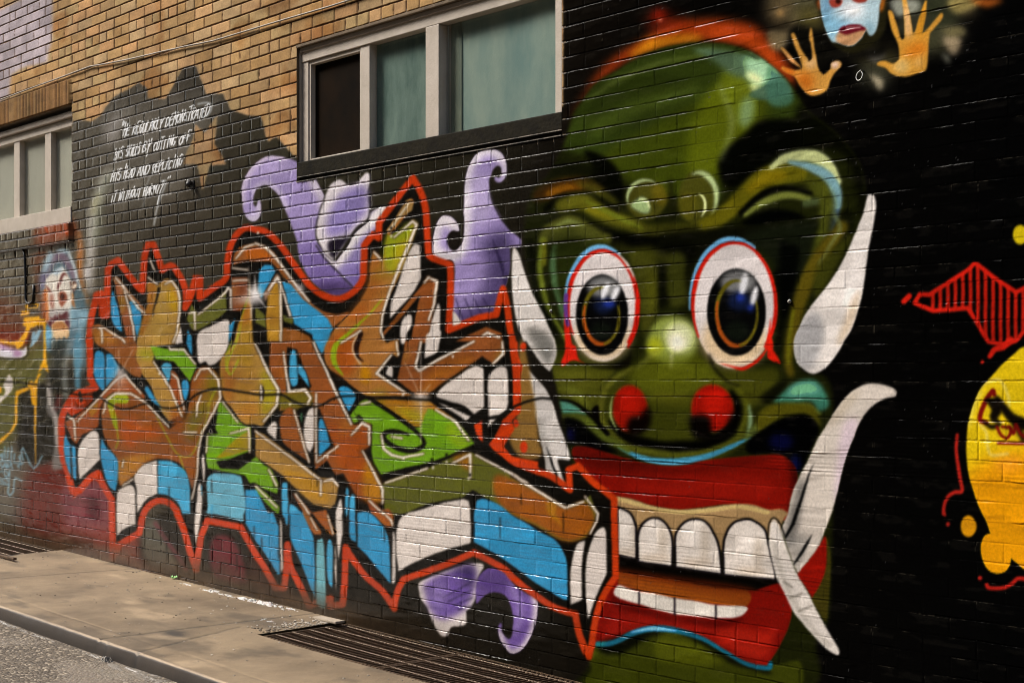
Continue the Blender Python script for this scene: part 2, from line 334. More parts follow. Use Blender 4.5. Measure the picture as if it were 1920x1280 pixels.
# left brow shade
P('060702', '@Z980,250,5.333 620,180 740,200 870,270 960,370 1010,520 1010,640 1000,700 900,640 820,560 740,500 700,420 700,320', 5)
P('0c0e04', '@Z980,250,5.333 320,300 700,330 760,430 500,420 300,460 100,470', 7, op=.7)
P('3a2608', '@Z980,250,5.333 100,600 200,520 400,450 600,440 760,520 840,580 700,570 560,580 380,620 160,690', 6)
P('7a4a08', '@Z980,250,5.333 240,590 350,530 540,500 620,540 480,600 260,650', 6, op=.9)
P('5c5a14', '@Z980,250,5.333 520,500 700,500 820,580 950,680 900,700 740,600', 6, op=.8)
L('050602', '@Z980,250,5.333 240,760 380,650 540,620 680,650 800,730 900,800', [10, 16, 14, 18, 30], 5)
L('626214', '@Z980,250,5.333 400,720 520,690 640,700 760,780 900,850 1060,900 1180,950', [26, 32, 30, 26, 20], 6)
L('8a8414', '@Z980,250,5.333 640,760 760,790 900,840', [8, 14, 6], 5, op=.7)
P('040502', '@Z980,250,5.333 240,900 330,840 500,810 620,860 720,920 860,960 1000,1000 1200,1010 1400,1010 1380,1120 1300,1180 1150,1200 1000,1180 860,1080 720,1020 600,940 460,860 360,880 280,930', 5)
L('55581a', '@Z980,250,5.333 200,1060 270,960 380,910 480,880 600,930 720,1010 850,1050', [14, 22, 26, 24, 18], 5)
L('4f541a', '@Z980,250,5.333 300,1000 500,960 700,1030', 30, 8, op=.7)
L('6e7a20', '@21 240,520 215,640 210,760 240,900 280,1040 360,1180 420,1280', [12, 12, 10, 8, 8], 4, op=.95)
L('4f7040', '@21 330,580 310,700 330,850 370,1000 400,1150', [12, 14, 12, 8], 4, op=.9)
L('6a6c14', '@21 250,530 240,700', 8, 3)
P('262e0a', '@21 340,560 720,540 640,600 480,700 420,840 400,1000 360,900 350,700', 8)
P('060802', '@21 110,560 180,560 190,900 300,1100 360,1280 250,1180 160,1000', 6, op=.8)
# forehead whorls
E('4a4a12', 1212, 374, 38, 38, 0, 4)
E('6a6010', 1238, 365, 14, 22, -20, 7, .8)
A('98a870', 1212, 374, 35, 36, 170, 300, [3, 8, 7, 2], 0, 2)
P('8aa06a', '@Z980,250,5.333 1080,720 1180,640 1240,660 1280,740 1260,800 1180,790', 4)
L('c0cc94', '@Z980,250,5.333 1180,660 1240,670 1270,740', 4, 1.5)
E('4b4c12', 1310, 372, 37, 52, 0, 4)
E('5d5a10', 1290, 385, 18, 26, 0, 7, .8)
A('a9bc84', 1310, 372, 34, 48, -110, 40, [3, 11, 9, 3], 0, 3)
A('cfd898', 1308, 386, 15, 23, -80, 60, [2, 5, 5, 2], 0, 1)
L('1a1c06', '@F 1258,340 1262,400 1256,440', 10, 5, op=.8)
P('45460e', '@F 1190,415 1230,420 1330,415 1350,430 1300,440 1200,440', 5, op=.8)
P('0a0b04', '@F 1240,440 1300,430 1420,420 1540,415 1480,440 1420,450 1300,490 1240,470', 8, op=.9)
# right brow
P('4c5010', '@Z1300,280,5.333 560,420 720,270 900,170 1080,110 1260,130 1400,260 1480,420 1480,640 1400,860 1300,1100 1180,1100 1260,880 1330,700 1330,560 1250,420 1100,340 900,350 700,440 520,560 420,600', 7, op=.85)
L('66620c', '@Z1300,280,5.333 100,750 250,690 420,560 560,420 700,300 860,250 1050,230', [18, 30, 34, 38, 40, 34], 5)
L('8a7a0a', '@Z1300,280,5.333 560,400 740,280 900,260', [12, 26, 16], 7, op=.85)
L('b4bc80', '@Z1300,280,5.333 780,180 900,100 1050,65 1200,70 1320,130 1400,220 1460,330', [9, 17, 22, 24, 18, 9], 4)
L('6a9098', '@Z1300,280,5.333 960,130 1150,170 1300,240 1390,340 1430,450 1420,600 1380,800', [6, 16, 22, 22, 20, 10], 4)
L('4f5514', '@Z1300,280,5.333 1240,380 1330,500 1340,700 1280,900 1240,1050 1180,1280', [34, 30, 24, 28, 30], 7, op=.9)
L('050602', '@Z1300,280,5.333 480,640 620,520 760,420 960,400 1180,440', [12, 18, 14, 12, 6], 4)
L('869038', '@Z1300,280,5.333 520,660 680,540 860,470 1000,460 1160,500', [8, 14, 14, 10], 4, op=.9)
P('020302', '@Z1300,280,5.333 480,740 640,640 780,600 900,600 1060,640 1120,700 900,720 640,760', 5)
L('4c5a30', '@Z1300,280,5.333 1120,540 1230,520', 14, 4, op=.8)
P('13180a', '@Z1300,280,5.333 560,820 1200,720 1220,860 1160,1100 1100,1280 880,1280 760,1080 560,940', 8)
P('020302', '@F 1462,455 1475,455 1500,470 1488,540 1470,600 1462,540', 7, op=.9)
P('030402', '@F 1515,520 1530,470 1550,440 1560,400 1600,400 1590,470 1560,530 1530,580', 7, op=.5)
L('5a500e', '@31 560,420 460,560 360,700 280,860 230,1000 200,1140 170,1280 @32 150,140 170,240', [22, 30, 28, 22, 18, 14], 5, op=1)
L('787c10', '@31 190,1040 160,1280 @32 150,160', 5, 3, op=.8)
P('020302', '@31 40,760 180,740 220,800 180,960 100,1280 @32 90,100 60,60 @31 80,1000', 6, op=.8)
P('3f420e', '@31 520,560 640,470 560,640 450,840 360,960 340,860 380,700', 7, op=.9)
L('7c8a4c', '@31 500,330 540,430 470,560 380,700', [7, 9, 6, 3], 4, op=.6)
L('6f7a1c', '@21 560,230 700,300 860,380 980,430', [4, 9, 9, 4], 3, op=.9)
L('8c9a4a', '@21 330,420 430,380 540,410', [4, 8, 4], 3, op=.8)
L('7f8c3c', '@F 1100,190 1160,150 1240,118 1320,104', [3, 7, 7, 3], 5, op=.5)
L('4a5a18', '@F 1120,240 1200,200 1300,170', 30, 12, op=.7)
L('8a9850', '@F 1350,160 1372,230 1352,300', [6, 12, 5], 7, op=.6)
P('4a7a58', '@F 1440,125 1470,150 1488,185 1470,200 1440,190', 5, op=.8)
# nose bridge
P('2e3008', '@21 900,620 1090,600 1090,1000 1000,1200 960,1100 960,900', 8)
P('050602', '@21 1120,560 1320,540 1380,600 1340,760 1320,900 1320,1050 1240,1000 1160,1000 1090,1040 1090,760', 9, op=.85)
P('35380a', '@21 1170,700 1290,690 1290,980 1180,960', 9, op=.7)
P('3a3e0a', '@F 1210,680 1230,600 1290,600 1310,660 1340,690 1400,740 1410,800 1380,840 1330,868 1250,872 1180,850 1135,810 1122,770 1130,730 1165,690', 6)
P('35390a', '@22 260,80 700,160 760,260 680,340 640,480 560,500 440,440 280,400', 10)
P('5a5c14', '@22 360,200 620,220 560,360 420,400', 9, op=.6)
L('15190a', '@22 850,90 780,220 700,330 660,440', 4, 3)
L('5c5e18', '@22 900,200 800,260 710,350 670,460 670,560 700,640', [6, 10, 12, 12, 8], 3)
E('8c9a40', 1262, 638, 47, 46, 0, 8); E('c2c698', 1274, 632, 28, 29, 0, 9)
E('b4bc20', 1228, 650, 14, 18, 0, 9); E('f0ead2', 1270, 642, 15, 17, 0, 6)
L('cfd2a0', '@22 1200,100 1195,200', [7, 5], 3, op=.8)
P('586008', '@F 1210,670 1320,670 1320,720 1200,715', 12, op=.5)
L('4f520f', '@22 1500,280 1640,300 1740,420 1750,560 1700,680', 10, 4)
P('484a12', '@21 900,620 1080,700 1080,900 1090,1060 1030,1180 990,1240 970,1100 950,900', 7, op=.9)
P('54560f', '@21 1020,760 1080,800 1080,1020 1030,1060', 6, op=.7)
P('3c400f', '@21 1180,640 1300,640 1290,800 1320,1000 1260,1020 1190,1000', 7, op=.85)
P('484b10', '@21 770,540 1000,600 1180,620 1180,700 1000,680 860,640', 8, op=.6)
P('5c5e14', '@22 270,200 520,210 780,200 720,300 660,420 640,480 560,480 440,420 330,380', 8, op=.75)
P('55570f', '@22 1560,220 1900,200 @32 60,200 80,280 0,400 @22 1860,470 1760,480 1740,400 1650,300', 8, op=.7)
L('8b8f3c', '@22 1100,60 1020,130 940,200', 8, 5, op=.5)
P('646a12', '@22 960,180 1480,180 1560,300 1380,400 1060,400 900,320', 12, op=.55)
# snout rim and nostrils
L('030301', '@22 745,600 820,690 950,760 1100,800 1300,800 1480,780 1600,700 1670,600 1690,480 1650,380', [10, 22, 30, 30, 26, 26, 20, 10], 5)
L('4e5212', '@22 700,620 780,720 880,790 1050,830 1250,850 1450,830 1620,770 1740,700', [8, 12, 14, 12, 14, 10], 3)
L('3f8a90', '@22 800,790 900,840 1040,885 1200,900 1360,885 1520,840 1660,780 1790,720', [3, 8, 11, 14, 11, 9, 4], 2)
L('5fb0b8', '@22 920,860 1100,905 1260,905 1420,870', [3, 6, 6, 2], 1, op=.8)
E('7c0e04', 1182, 766, 33, 44, -4, 3, id=15); E('a01206', 1180, 752, 19, 24, 0, 9, .7)
P('060201', '@22 860,640 900,560 960,560 1030,480 1040,620 980,690 900,720', 6)
E('8a0e05', 1336, 765, 40, 44, -4, 3, id=9); E('b81508', 1340, 752, 22, 22, 0, 9, .75)
P('040201', '@22 1340,560 1450,550 1500,600 1510,700 1600,640 1660,520 1660,620 1560,740 1400,740 1340,660', 6)
L('9aa858', '@22 760,400 742,480 745,560 790,665', [1, 4, 4, 2], 1)
L('6a6a14', '@22 1080,420 1300,440', 22, 9, op=.5)
# cheeks / mouth corners
L('6c7420', '@22 380,330 500,400 600,520', [8, 16, 8], 6, op=.7)
L('74802c', '@32 30,560 160,500 300,490 390,540', [5, 12, 14, 6], 4, op=.85)
L('8cae7a', '@22 1780,480 1790,600 1770,700', [4, 8, 4], 3, op=.8)
L('5c6a28', '@22 1760,720 1850,640 1920,600', [10, 16, 14], 4, op=.9)
P('4f8a68', '@22 340,450 420,450 520,510 560,550 440,540 360,530', 4)
L('55601a', '@22 370,560 520,570 620,650 700,720 800,770 880,820', [8, 16, 16, 14, 8], 4)
L('050402', '@22 260,436 340,434 460,455 560,520 640,600 720,690', [3, 4, 5, 6, 9], 1.5)
P('060402', '@22 600,520 650,480 660,620 640,600', 2)
P('030303', '@22 380,580 480,580 600,680 720,780 800,830 640,840 520,780 440,760', 5)
E('10104a', 1070, 815, 8, 13, 0, 6, .6)
P('3c7a58', '@32 60,430 200,310 300,285 370,300 430,380 460,480 380,520 330,450 200,460 40,460', 5)
P('78b48c', '@32 180,330 320,300 400,370 300,400 160,410', 6, op=.6)
P('050602', '@32 -60,420 40,340 150,290 80,400 0,460', 5, op=.7)
P('55520c', '@32 -80,560 0,480 150,460 330,480 380,560 390,640 320,560 200,545 80,580 -60,680', 5)
P('020202', '@32 -160,760 -40,660 60,600 160,560 270,545 340,580 385,660 360,740 300,860 260,960 200,980 120,860 0,840 -140,840', 3)
E('0a0c3a', 1465, 828, 22, 16, 0, 9, .7); E('0c144a', 1492, 868, 9, 16, 0, 6, .7)
LIP = '@22 460,800 560,790 700,830 880,880 1050,920 1250,930 1450,890 1650,870 1900,850 @32 100,850 200,930 220,1050 170,1200 150,1300 @33 120,60 20,40 @22 1900,1260 1640,1220 1450,1240 1250,1260 1050,1230 900,1180 780,1160 700,1120 590,1000 480,900'
P('6c0c05', LIP, 2, id=14)
CLIP[0] = full(LIP, 1)
P('420804', '@22 440,760 900,860 1300,940 1700,870 1900,850 1900,900 1500,960 1100,990 700,960 500,900', 12, op=.8)
P('841208', '@22 900,1060 1400,1020 1900,1040 1900,1180 1400,1180 1000,1160', 12, op=.7)
P('1a0402', '@32 160,840 260,900 260,1280 160,1280 180,1100', 8, op=.7)
CLIP[0] = None
P('6c0b05', '@23 640,460 800,430 900,500 1200,520 1700,600 1800,540 1920,500 @33 150,520 180,640 170,800 110,960 20,1110 -20,1150 @23 1760,1130 1620,1050 1450,950 1250,880 1060,860 900,890 760,970 640,980 600,1080 560,900', 1.5, id=14)
CLIP[0] = full('@23 640,460 800,430 900,500 1200,520 1700,600 1800,540 1920,500 @33 150,520 180,640 170,800 110,960 20,1110 -20,1150 @23 1760,1130 1620,1050 1450,950 1250,880 1060,860 900,890 760,970 640,980 600,1080 560,900')
P('98190a', '@23 1500,900 1700,860 1920,900 @33 60,800 0,1060 @23 1760,1080', 10, op=.8)
P('8c1409', '@23 800,760 1100,780 1500,850 1400,940 1060,850 800,920 660,960', 8, op=.6)
P('3c0504', '@23 760,600 860,680 1220,780 1540,800 1750,780 1600,860 1300,830 900,740 760,680', 7, op=.75)
CLIP[0] = None
P('a28650', '@22 !780,1160 900,1180 1050,1230 1250,1260 1450,1245 1640,1220 1800,1220 1920,1260 @32 100,1255 150,1290 @33 125,40 100,100 @32 !90,1500 !-40,1500 @23 !1900,300 1200,250 !790,60', .8, id=12)
CLIP[0] = full('@22 !780,1160 900,1180 1050,1230 1250,1260 1450,1245 1640,1220 1800,1220 1920,1260 @32 100,1255 150,1290 @33 125,40 100,100 @32 !90,1500 !-40,1500 @23 !1900,300 1200,250 !790,60')
L('b8a26c', '@22 780,1170 1000,1230 1250,1275 1500,1260 1700,1235 1920,1280', 7, 3, op=.9)
CLIP[0] = None
P('060402', '@23 !795,320 1200,395 1575,460 1920,495 @33 80,480 160,500 @23 !1900,560 1780,585 1500,560 1200,500 !795,440', 1.5)
for s, i in (('@22 !790,1240 @23 850,-20 900,20 930,100 935,200 !935,350 !790,322', 0), ('@23 !945,370 945,180 970,100 1030,50 1080,40 1130,60 1180,120 1205,200 !1205,408', 1), ('@23 !1225,412 1225,200 1260,110 1320,60 1390,48 1460,75 1510,150 1555,270 !1578,465', 2), ('@23 !1590,468 1585,250 1610,150 1660,80 1740,50 1810,60 1890,120 @33 0,200 20,300 60,490 20,500 !-60,495', 3)):
    P('c6bdb4', s, .4, id=12)
    p, c = pts(s); q = curve(p, c, True) + OFF; ce = q.mean(0) - OFF
    CLIP[0] = full(s)
    E('e2dad2', ce[0] - 6, ce[1] - 8, 14, 26, 0, 8, .6); E('a89a88', ce[0] + 14, ce[1] + 10, 9, 30, 0, 7, .55); E('b09a80', ce[0], ce[1] + 44, 30, 8, 0, 6, .4)
    CLIP[0] = None
    LQ('080503', np.vstack([q, q[:1]]), 4.4, .3)
P('070502', '@23 1000,20 1040,-10 1100,-20 1180,30 1130,10', 2, op=0.0)
P('74330a', '@23 !798,440 1200,500 1500,560 1770,590 1755,705 1540,690 1230,650 1000,600 !798,540', 2)
P('8f480e', '@23 900,520 1200,560 1600,640 1720,680 1540,680 1230,640 1000,590', 6, op=.6)
P('4a1404', '@23 798,450 1200,520 1770,600 1760,560 1200,480 798,420', 5, op=.8)
LT = '@23 765,590 800,545 870,565 950,590 1080,610 1215,640 1380,665 1540,695 1755,705 1740,760 1680,785 1600,790 1500,785 1300,770 1220,760 1080,725 970,690 860,660 780,625'
P('c9c2b8', LT, .7, id=13)
for x, a, b in ((957, 592, 690), (1220, 640, 765), (1530, 695, 795)): L('0c0604', '@23 %d,%d %d,%d' % (x, a, x + 2, b), 3.2, .3)
# chin
P('3a4008', '@23 590,1090 640,990 760,975 900,900 1060,880 1250,890 1450,960 1620,1060 1760,1140 1920,1170 @33 40,1140 120,1130 240,1120 250,1290 @23 1900,1300 640,1300 600,1180', 3)
P('040603', '@23 640,985 900,905 1060,880 1150,890 1000,950 860,1040 700,1060', 6, op=.9)
P('040603', '@23 1250,890 1450,960 1700,1110 1920,1180 1920,1210 1640,1130 1450,1010', 5, op=.85)
P('5c620a', '@23 1100,950 1300,960 1600,1110 1400,1140 1100,1100', 9, op=.7)
L('14666e', '@23 640,985 720,985 800,960 920,900 1040,870 1160,872 1300,900 1450,955 1620,1055 1760,1135 1920,1165 @33 20,1130', [9, 10, 10, 12, 12, 10, 7, 7, 9, 9], 1.5)
L('6fb0c8', '@23 900,895 1060,868 1230,885', [3, 8, 3], 1)
P('3f3a0c', '@33 430,190 465,270 470,400 460,600 440,810 380,740 330,640 400,500 440,380', 2)
P('7a0d05', '@33 220,460 300,360 370,260 430,180 440,300 430,440 380,560 !330,640 280,560', 1.5, id=14)
CLIP[0] = None
hm = full(HEAD, 4)[..., None]; g_ = (PAINT[..., 1] - PAINT[..., 0])[..., None]; isg = hm * np.clip((PAINT.min(-1)[..., None] < .35) * (PAINT[..., :1] < PAINT[..., 1:2] * 1.6), 0, 1)
PAINT[...] = PAINT * (1 - isg) + isg * np.clip(PAINT, 0, 1) ** 1.1 * np.array([.93, .92, 1.08], np.float32)
# eyes
for (cx, cy, rx, ry, ix, iy, irx, iry, px_, py_, prx, pry, sid) in ((1131, 574, 65, 104, 1130, 590, 49, 76, 1129, 592, 33, 53, 10), (1377, 573, 78, 118, 1381, 585, 55, 82, 1382, 587, 38, 61, 11)):
    E('c8c0be', cx, cy, rx, ry, 0, .5, id=sid)
    E('c9ac80', cx, cy + ry * .55, rx * .8, ry * .42, 0, 12, .8)
    E('c8c0be', cx + 4, cy - ry * .45, rx * .72, ry * .4, 0, 9)
    A('5f9ac4', cx - 3, cy - 3, rx + 2, ry + 4, 175, 300, [3, 8, 10, 6], 0, .5, id=sid)
    A('b41408', cx, cy, rx - .5, ry, 150, 400, [3, 8, 7, 5, 7, 8], 0, .5, id=sid)
    E('050505', ix, iy, irx, iry, 0, .8, id=sid)
    E('7c7c7c', ix + 3, iy - iry * .68, irx * .6, iry * .26, 0, 6, .9)
    A('565010', px_, py_, prx, pry, 130, 290, [4, 7, 8, 3], 0, 1)
    A('9a4412', px_, py_, prx, pry, 60, 200, [4, 9, 7, 4], 0, 1)
    A('5a5210', px_, py_, prx, pry, -20, 80, [4, 5, 6, 5], 0, 1)
    E('101a3c', px_ + 4, py_ - pry * .38, prx * .55, pry * .3, 0, 6, .8)
    E('0e140c', px_, py_ + pry * .55, prx * .6, pry * .3, 0, 6, .7)
for q in ((1136, 545, 6, 17, 22), (1155, 550, 6, 15, 24), (1394, 532, 7, 21, 12), (1414, 555, 6, 19, 14)):
    E('d8d8dc', q[0], q[1], q[2], q[3], q[4], 3.5)
E('1c3090', 1143, 570, 12, 6, 0, 5, .9); E('1c3090', 1388, 558, 8, 8, 0, 5, .9); E('1c3090', 1407, 577, 7, 7, 0, 5, .8)
P('c21c0c', '@21 400,1060 430,1140 450,1290 @22 480,40 500,130 !560,170 460,140 !380,190 375,150 400,60 @21 395,1200', 1, id=10)
A('5a2f78', 1128, 572, 66, 106, 160, 190, 8, 0, 1.5)
A('c4bcb4', 1132, 572, 66, 105, 295, 335, [2, 5, 2], 0, 1)
A('b8140a', 1131, 574, 67, 107, -30, 45, [3, 6, 4], 0, .8)
P('c41a0a', '@22 1560,160 1640,190 1740,215 1860,140 1920,60 @32 0,120 60,150 20,60 @31 20,1100 @22 1910,20 1880,90 1780,170 1700,190', .8, id=11)
P('c41a0a', '@32 0,-60 40,0 40,60 80,130 90,165 !0,120', .8, id=11)
P('070502', '@22 600,175 680,185 800,165 870,110 900,60 880,180 780,210 640,200', 3, op=.8)
L('060602', '@22 1480,100 1520,200 1620,300 1700,330', 6, 4, op=.7)
# tusks
def tusk(s, sid, base='cfc8c2'):
    P(base, s, .5, id=sid)
    return full(s)
CLIP[0] = tusk('@31 750,190 780,182 800,192 812,280 790,420 760,560 740,700 720,850 690,1000 630,1180 570,1280 @32 540,60 470,160 400,220 330,240 260,200 210,140 195,0 @31 240,1160 290,1060 350,980 430,880 520,750 600,600 660,460 720,300', 16)
P('8a8a8c', '@32 190,0 230,-120 360,-220 420,-60 330,200 210,160', 9, op=.75)
P('e6dfdb', '@31 560,900 700,560 700,900 600,1200', 9, op=.6)
P('b49a78', '@31 620,1000 690,900 660,1100 560,1280 520,1280', 7, op=.6)
CLIP[0] = None
T2 = '@32 965,375 930,345 830,318 740,320 650,360 570,430 500,530 430,640 380,720 330,830 270,950 220,1050 180,1150 !150,1290 @33 100,130 !130,190 !190,390 !225,455 300,360 370,270 430,130 @32 480,1280 530,1080 560,950 600,820 640,720 680,620 730,540 800,470 870,430 !960,410'
CLIP[0] = tusk(T2, 17, 'c3b9ae')
P('cdb8c8', '@32 560,640 680,600 620,900 540,1200 500,1100', 8, op=.7)
P('a89a84', '@32 430,640 560,560 700,360 560,440', 8, op=.6)
P('5f5c58', '@32 220,1080 280,1080 200,1500 120,1500', 6, op=.8)
P('6c6a66', '@33 150,200 300,180 230,420', 8, op=.55)
L('080808', '@32 345,915 300,1020 250,1180 @33 210,20 180,100 130,190', [1, 5, 7, 5], .6)
L('0c0c0c', '@33 330,165 290,240 250,310 190,390', [1, 6, 6, 3], .6)
CLIP[0] = None
T3b = '@33 10,230 15,130 25,70 50,55 80,90 110,170 150,280 190,400 240,500 310,620 370,740 430,850 490,950 530,1020 535,1060 510,1065 440,1020 350,930 260,830 190,740 120,600 70,500 40,400 20,300'
L('070604', '@33 5,240 5,120 20,60 50,42 90,85 125,170', 3, .4)
CLIP[0] = tusk(T3b, 18, 'c8c0b8')
L('8d877c', '@33 40,200 90,420 200,680 360,900 460,1000', 7, 5, op=.6)
for a in ('120,520 180,560', '160,640 250,610', '230,740 330,700'): L('6a655c', '@33 ' + a, 4, 2, op=.7)
CLIP[0] = None
CLIP[0] = tusk('@21 5,600 25,580 60,640 90,740 140,880 200,1000 250,1100 300,1220 325,1280 @22 335,100 300,200 275,215 200,130 110,0 @21 90,1280 40,1130 10,950 0,780', 19)
P('55544f', '@22 110,-80 240,-80 320,20 310,130 270,180', 9, op=.8)
CLIP[0] = None
CLIP[0] = tusk('@22 !60,200 110,200 170,260 250,350 310,470 350,600 400,730 440,860 !435,890 360,880 350,910 !400,1068 340,1020 265,970 250,880 220,750 190,620 130,500 !60,375', 8, 'bfb9b4')
P('77746e', '@22 200,560 260,700 300,960 240,900 190,640', 6, op=.5)
L('060606', '@22 262,785 300,900 345,1030', [1, 4, 5], .5)
CLIP[0] = None
BK[0] = 1.
# ---- clown mask and hands, upper right
region('@F 1438,-160 1440,60 1490,180 1540,184 1590,150 1640,150 1700,160 1790,125 1830,60 1880,20 1880,-160', 50)
for q in (('4a4630', 1500, 10, 60, 40), ('5a4a30', 1462, 20, 24, 30), ('38341e', 1650, 110, 50, 22), ('40402a', 1740, 60, 50, 40), ('6a5c3a', 1800, 10, 30, 16), ('4a4434', 1780, 60, 28, 14), ('3a3a2c', 1640, 140, 30, 24), ('50481e', 1520, 35, 26, 20), ('2c3020', 1760, 20, 40, 40)):
    E(q[0], *q[1:], 15, 12, .85)
for s, c in (('1440,60 1475,55 1500,20 1470,90 1445,90', '7a6a4a'), ('1455,25 1468,20 1466,30', 'c09050'), ('1625,100 1660,100 1640,115', '8f8a84'), ('1768,72 1790,66 1802,80 1790,104 1776,92', '9c8a6c'), ('1766,100 1780,110 1778,120', '8a8a78'),
             ('1765,55 1800,50 1810,65 1780,68', '6a6240'), ('1780,0 1840,0 1820,18 1790,25', '9a8a50'), ('1820,0 1880,0 1850,14', 'a05018'), ('1670,0 1720,0 1725,20 1700,30 1680,30', '8f9284'), ('1680,60 1700,30 1740,30 1738,50', '2a2a20'), ('1630,140 1655,150 1650,170', 'a89c80')):
    P(c, '@F ' + s, 4, op=.85)
P('0a0906', '@F 1480,50 1535,60 1560,90 1640,90 1660,60 1664,95 1640,110 1560,110 1540,130 1490,90', 5)
P('1c1a0c', '@30 380,80 420,200 480,330 600,400 700,380 860,260 900,40 880,-60 380,-60', 2)
P('a44a1c', '@30 370,20 390,80 400,0', 2, op=.8); P('b06018', '@30 840,0 880,-40 870,60 840,90', 2, op=.8)
MK = '@30 390,0 400,-120 830,-120 835,60 820,200 790,260 760,265 735,230 !700,290 640,340 580,340 520,320 480,310 440,240 410,140'
P('a6bfc8', MK, .7, id=51)
CLIP[0] = full(MK)
P('5a8cb0', '@30 400,-60 520,0 470,100 440,220 400,140', 6, op=.7); P('eef0f2', '@30 560,40 680,10 720,90 600,120', 6, op=.8)
P('6fa6c4', '@30 410,100 600,150 620,220 480,300 400,200', 9, op=.8)
P('dcdce0', '@30 520,60 660,20 700,130 560,130', 8, op=.7)
P('b98a60', '@30 510,300 540,240 640,220 720,210 745,240 700,290 640,345 560,345', 2, id=51)
P('5c8aa0', '@30 740,150 800,200 790,260 740,240', 5, op=.5)
CLIP[0] = None
P('9a3a2c', '@30 465,0 555,0 545,45 500,60 470,45', .8); P('8a3024', '@30 630,-10 740,-10 720,20 660,22', .8)
E('2a0c08', 1572, 3, 5, 5, 0, 1)
P('5c0f1a', '@30 530,235 560,200 630,185 700,190 735,225 690,235 600,262 560,255', .6)
L('c8a0a0', '@30 590,215 690,205', 3, 1, op=.9)
H1 = '@30 98,365 125,370 180,430 250,505 !262,515 240,440 175,275 180,250 200,260 250,370 295,440 !300,465 330,440 325,340 308,290 318,215 330,225 345,330 360,420 !365,470 380,520 410,558 440,545 470,510 475,475 520,458 550,475 545,500 500,550 470,600 450,660 420,695 350,718 290,700 240,640 200,575 !140,550 105,520 110,500 150,515 !200,530 250,515 170,460'
P('c08a3c', H1, .6, id=52)
CLIP[0] = full(H1)
P('b8580e', '@30 200,560 330,560 330,670 280,680', 7, op=.8); P('cf8f6a', '@30 98,365 170,430 230,500 180,480', 3, op=.8)
P('c8a070', '@30 280,460 350,430 370,490 300,520', 4, op=.8); P('d8bcb0', '@30 470,500 475,475 530,460 520,510', 3); P('c05008', '@30 105,500 190,530 200,560 140,550', 3, op=.8)
CLIP[0] = None
H2 = '@30 900,95 920,82 940,110 970,200 995,290 !1005,300 1025,270 1015,60 1005,-20 1030,-20 1055,60 1075,180 !1085,250 1105,235 1130,150 1165,50 1185,5 1193,20 1185,110 1165,210 !1155,255 1200,215 1260,140 1295,100 1313,110 1300,150 1250,210 !1215,250 1205,330 1200,420 1195,480 1180,530 1110,555 1020,575 930,555 880,510 820,490 830,465 880,458 940,480 !985,450 985,390 970,320 930,230'
P('c48c34', H2, .6, id=53)
CLIP[0] = full(H2)
P('c0640e', '@30 1010,400 1080,340 1180,320 1180,390 1080,420', 7, op=.8); P('d4b878', '@30 940,520 960,470 1020,440 1060,490 1040,540 980,550', 5, op=.7)
P('d8b490', '@30 1020,60 1060,60 1075,250 1030,260', 5, op=.8); P('c07a0c', '@30 1140,120 1190,0 1170,250 1110,250', 6, op=.6); P('d0b080', '@30 1100,480 1150,420 1140,500', 5, op=.6)
CLIP[0] = None
# ---- red winged outline, far right
RW = '@31 1210,920 1350,830 1500,740 1545,690 1570,695 1680,780 1860,905 1920,880 1990,840 2100,930 2180,1100 2060,1240 1920,1180 1860,1260 1760,1290 1650,1270 1560,1120 1500,1030 1380,1040 1240,1050 1100,990'
P('050303', RW, 0, 0, id=61)
CLIP[0] = full(RW, 0, 0)
for x in range(1240, 2200, 56): L('a5180c', '@31 %d,660 %d,1300' % (x + (x - 1600) * .02, x), 7, .8, cv=0)
CLIP[0] = None
L('b81a0e', '@31 !1100,990 !1140,925 !1210,930 !1350,840 !1500,745 !1545,698 !1570,700 !1680,790 !1860,910 !1920,885 !1990,850 !2180,1100 !1920,1200 !1860,1275 !1760,1300 !1650,1280 !1560,1120 !1500,1030 !1380,1040 !1240,1050 !1100,990', 8, .6, id=61)
L('b81a0e', '@31 1020,980 1060,940', 10, .5, id=66)
L('b81a0e', '@32 1820,-10 1760,40 1700,60 1665,110', [14, 11, 9], .6, id=63); E('b81a0e', 1842, 678, 3.4, 3.6, 0, .5)
L('9c1c14', '@32 1420,700 1412,800 1425,920 1445,1040 1455,1120 1400,1130 1350,1165 1325,1220 1315,1290', [6, 7, 7, 7, 6], 1, id=64)
L('9c1c14', '@33 1320,0 1325,20', 5, 1); E('a82018', 1777, 982, 3.5, 4, 0, .8)
E('b02018', 1838, 1083, 4, 4, 0, .6); L('a81c14', '@33 1640,540 1660,565 1760,565 1830,535 1880,495 1990,510', 7, .8, id=65)
# ---- yellow blob figure, far right
YB = '@32 2640,240 2400,40 2140,-20 1920,40 1850,90 1760,170 1680,260 1600,350 1550,450 1515,560 1495,680 1490,820 1500,950 1530,1080 1580,1220 @33 1640,70 !1670,160 1630,175 1605,220 1598,290 1620,370 1660,430 1720,455 1780,440 1810,400 !1825,340 !1920,420 2100,470 2300,300 @32 2560,1280 2720,960 2760,560'
P('ccae10', YB, .6, id=62)
CLIP[0] = full(YB)
P('cf8a08', '@32 1480,1000 2300,900 2300,2000 1480,2000', 16)
P('d98c20', '@32 1700,900 1800,860 1900,880 1880,960 1760,970 1720,940', 7, op=.8)
L('dccf60', '@32 1600,380 1540,480 1510,640', [6, 8, 4], 3, op=.8)
for s in ('1590,350 1640,310 1740,290 1800,400 1810,480', '1590,620 1640,680 1650,780 1680,850 1800,840'): L('cfc27a', '@32 ' + s, 6, 1.5, op=.5)
CLIP[0] = None
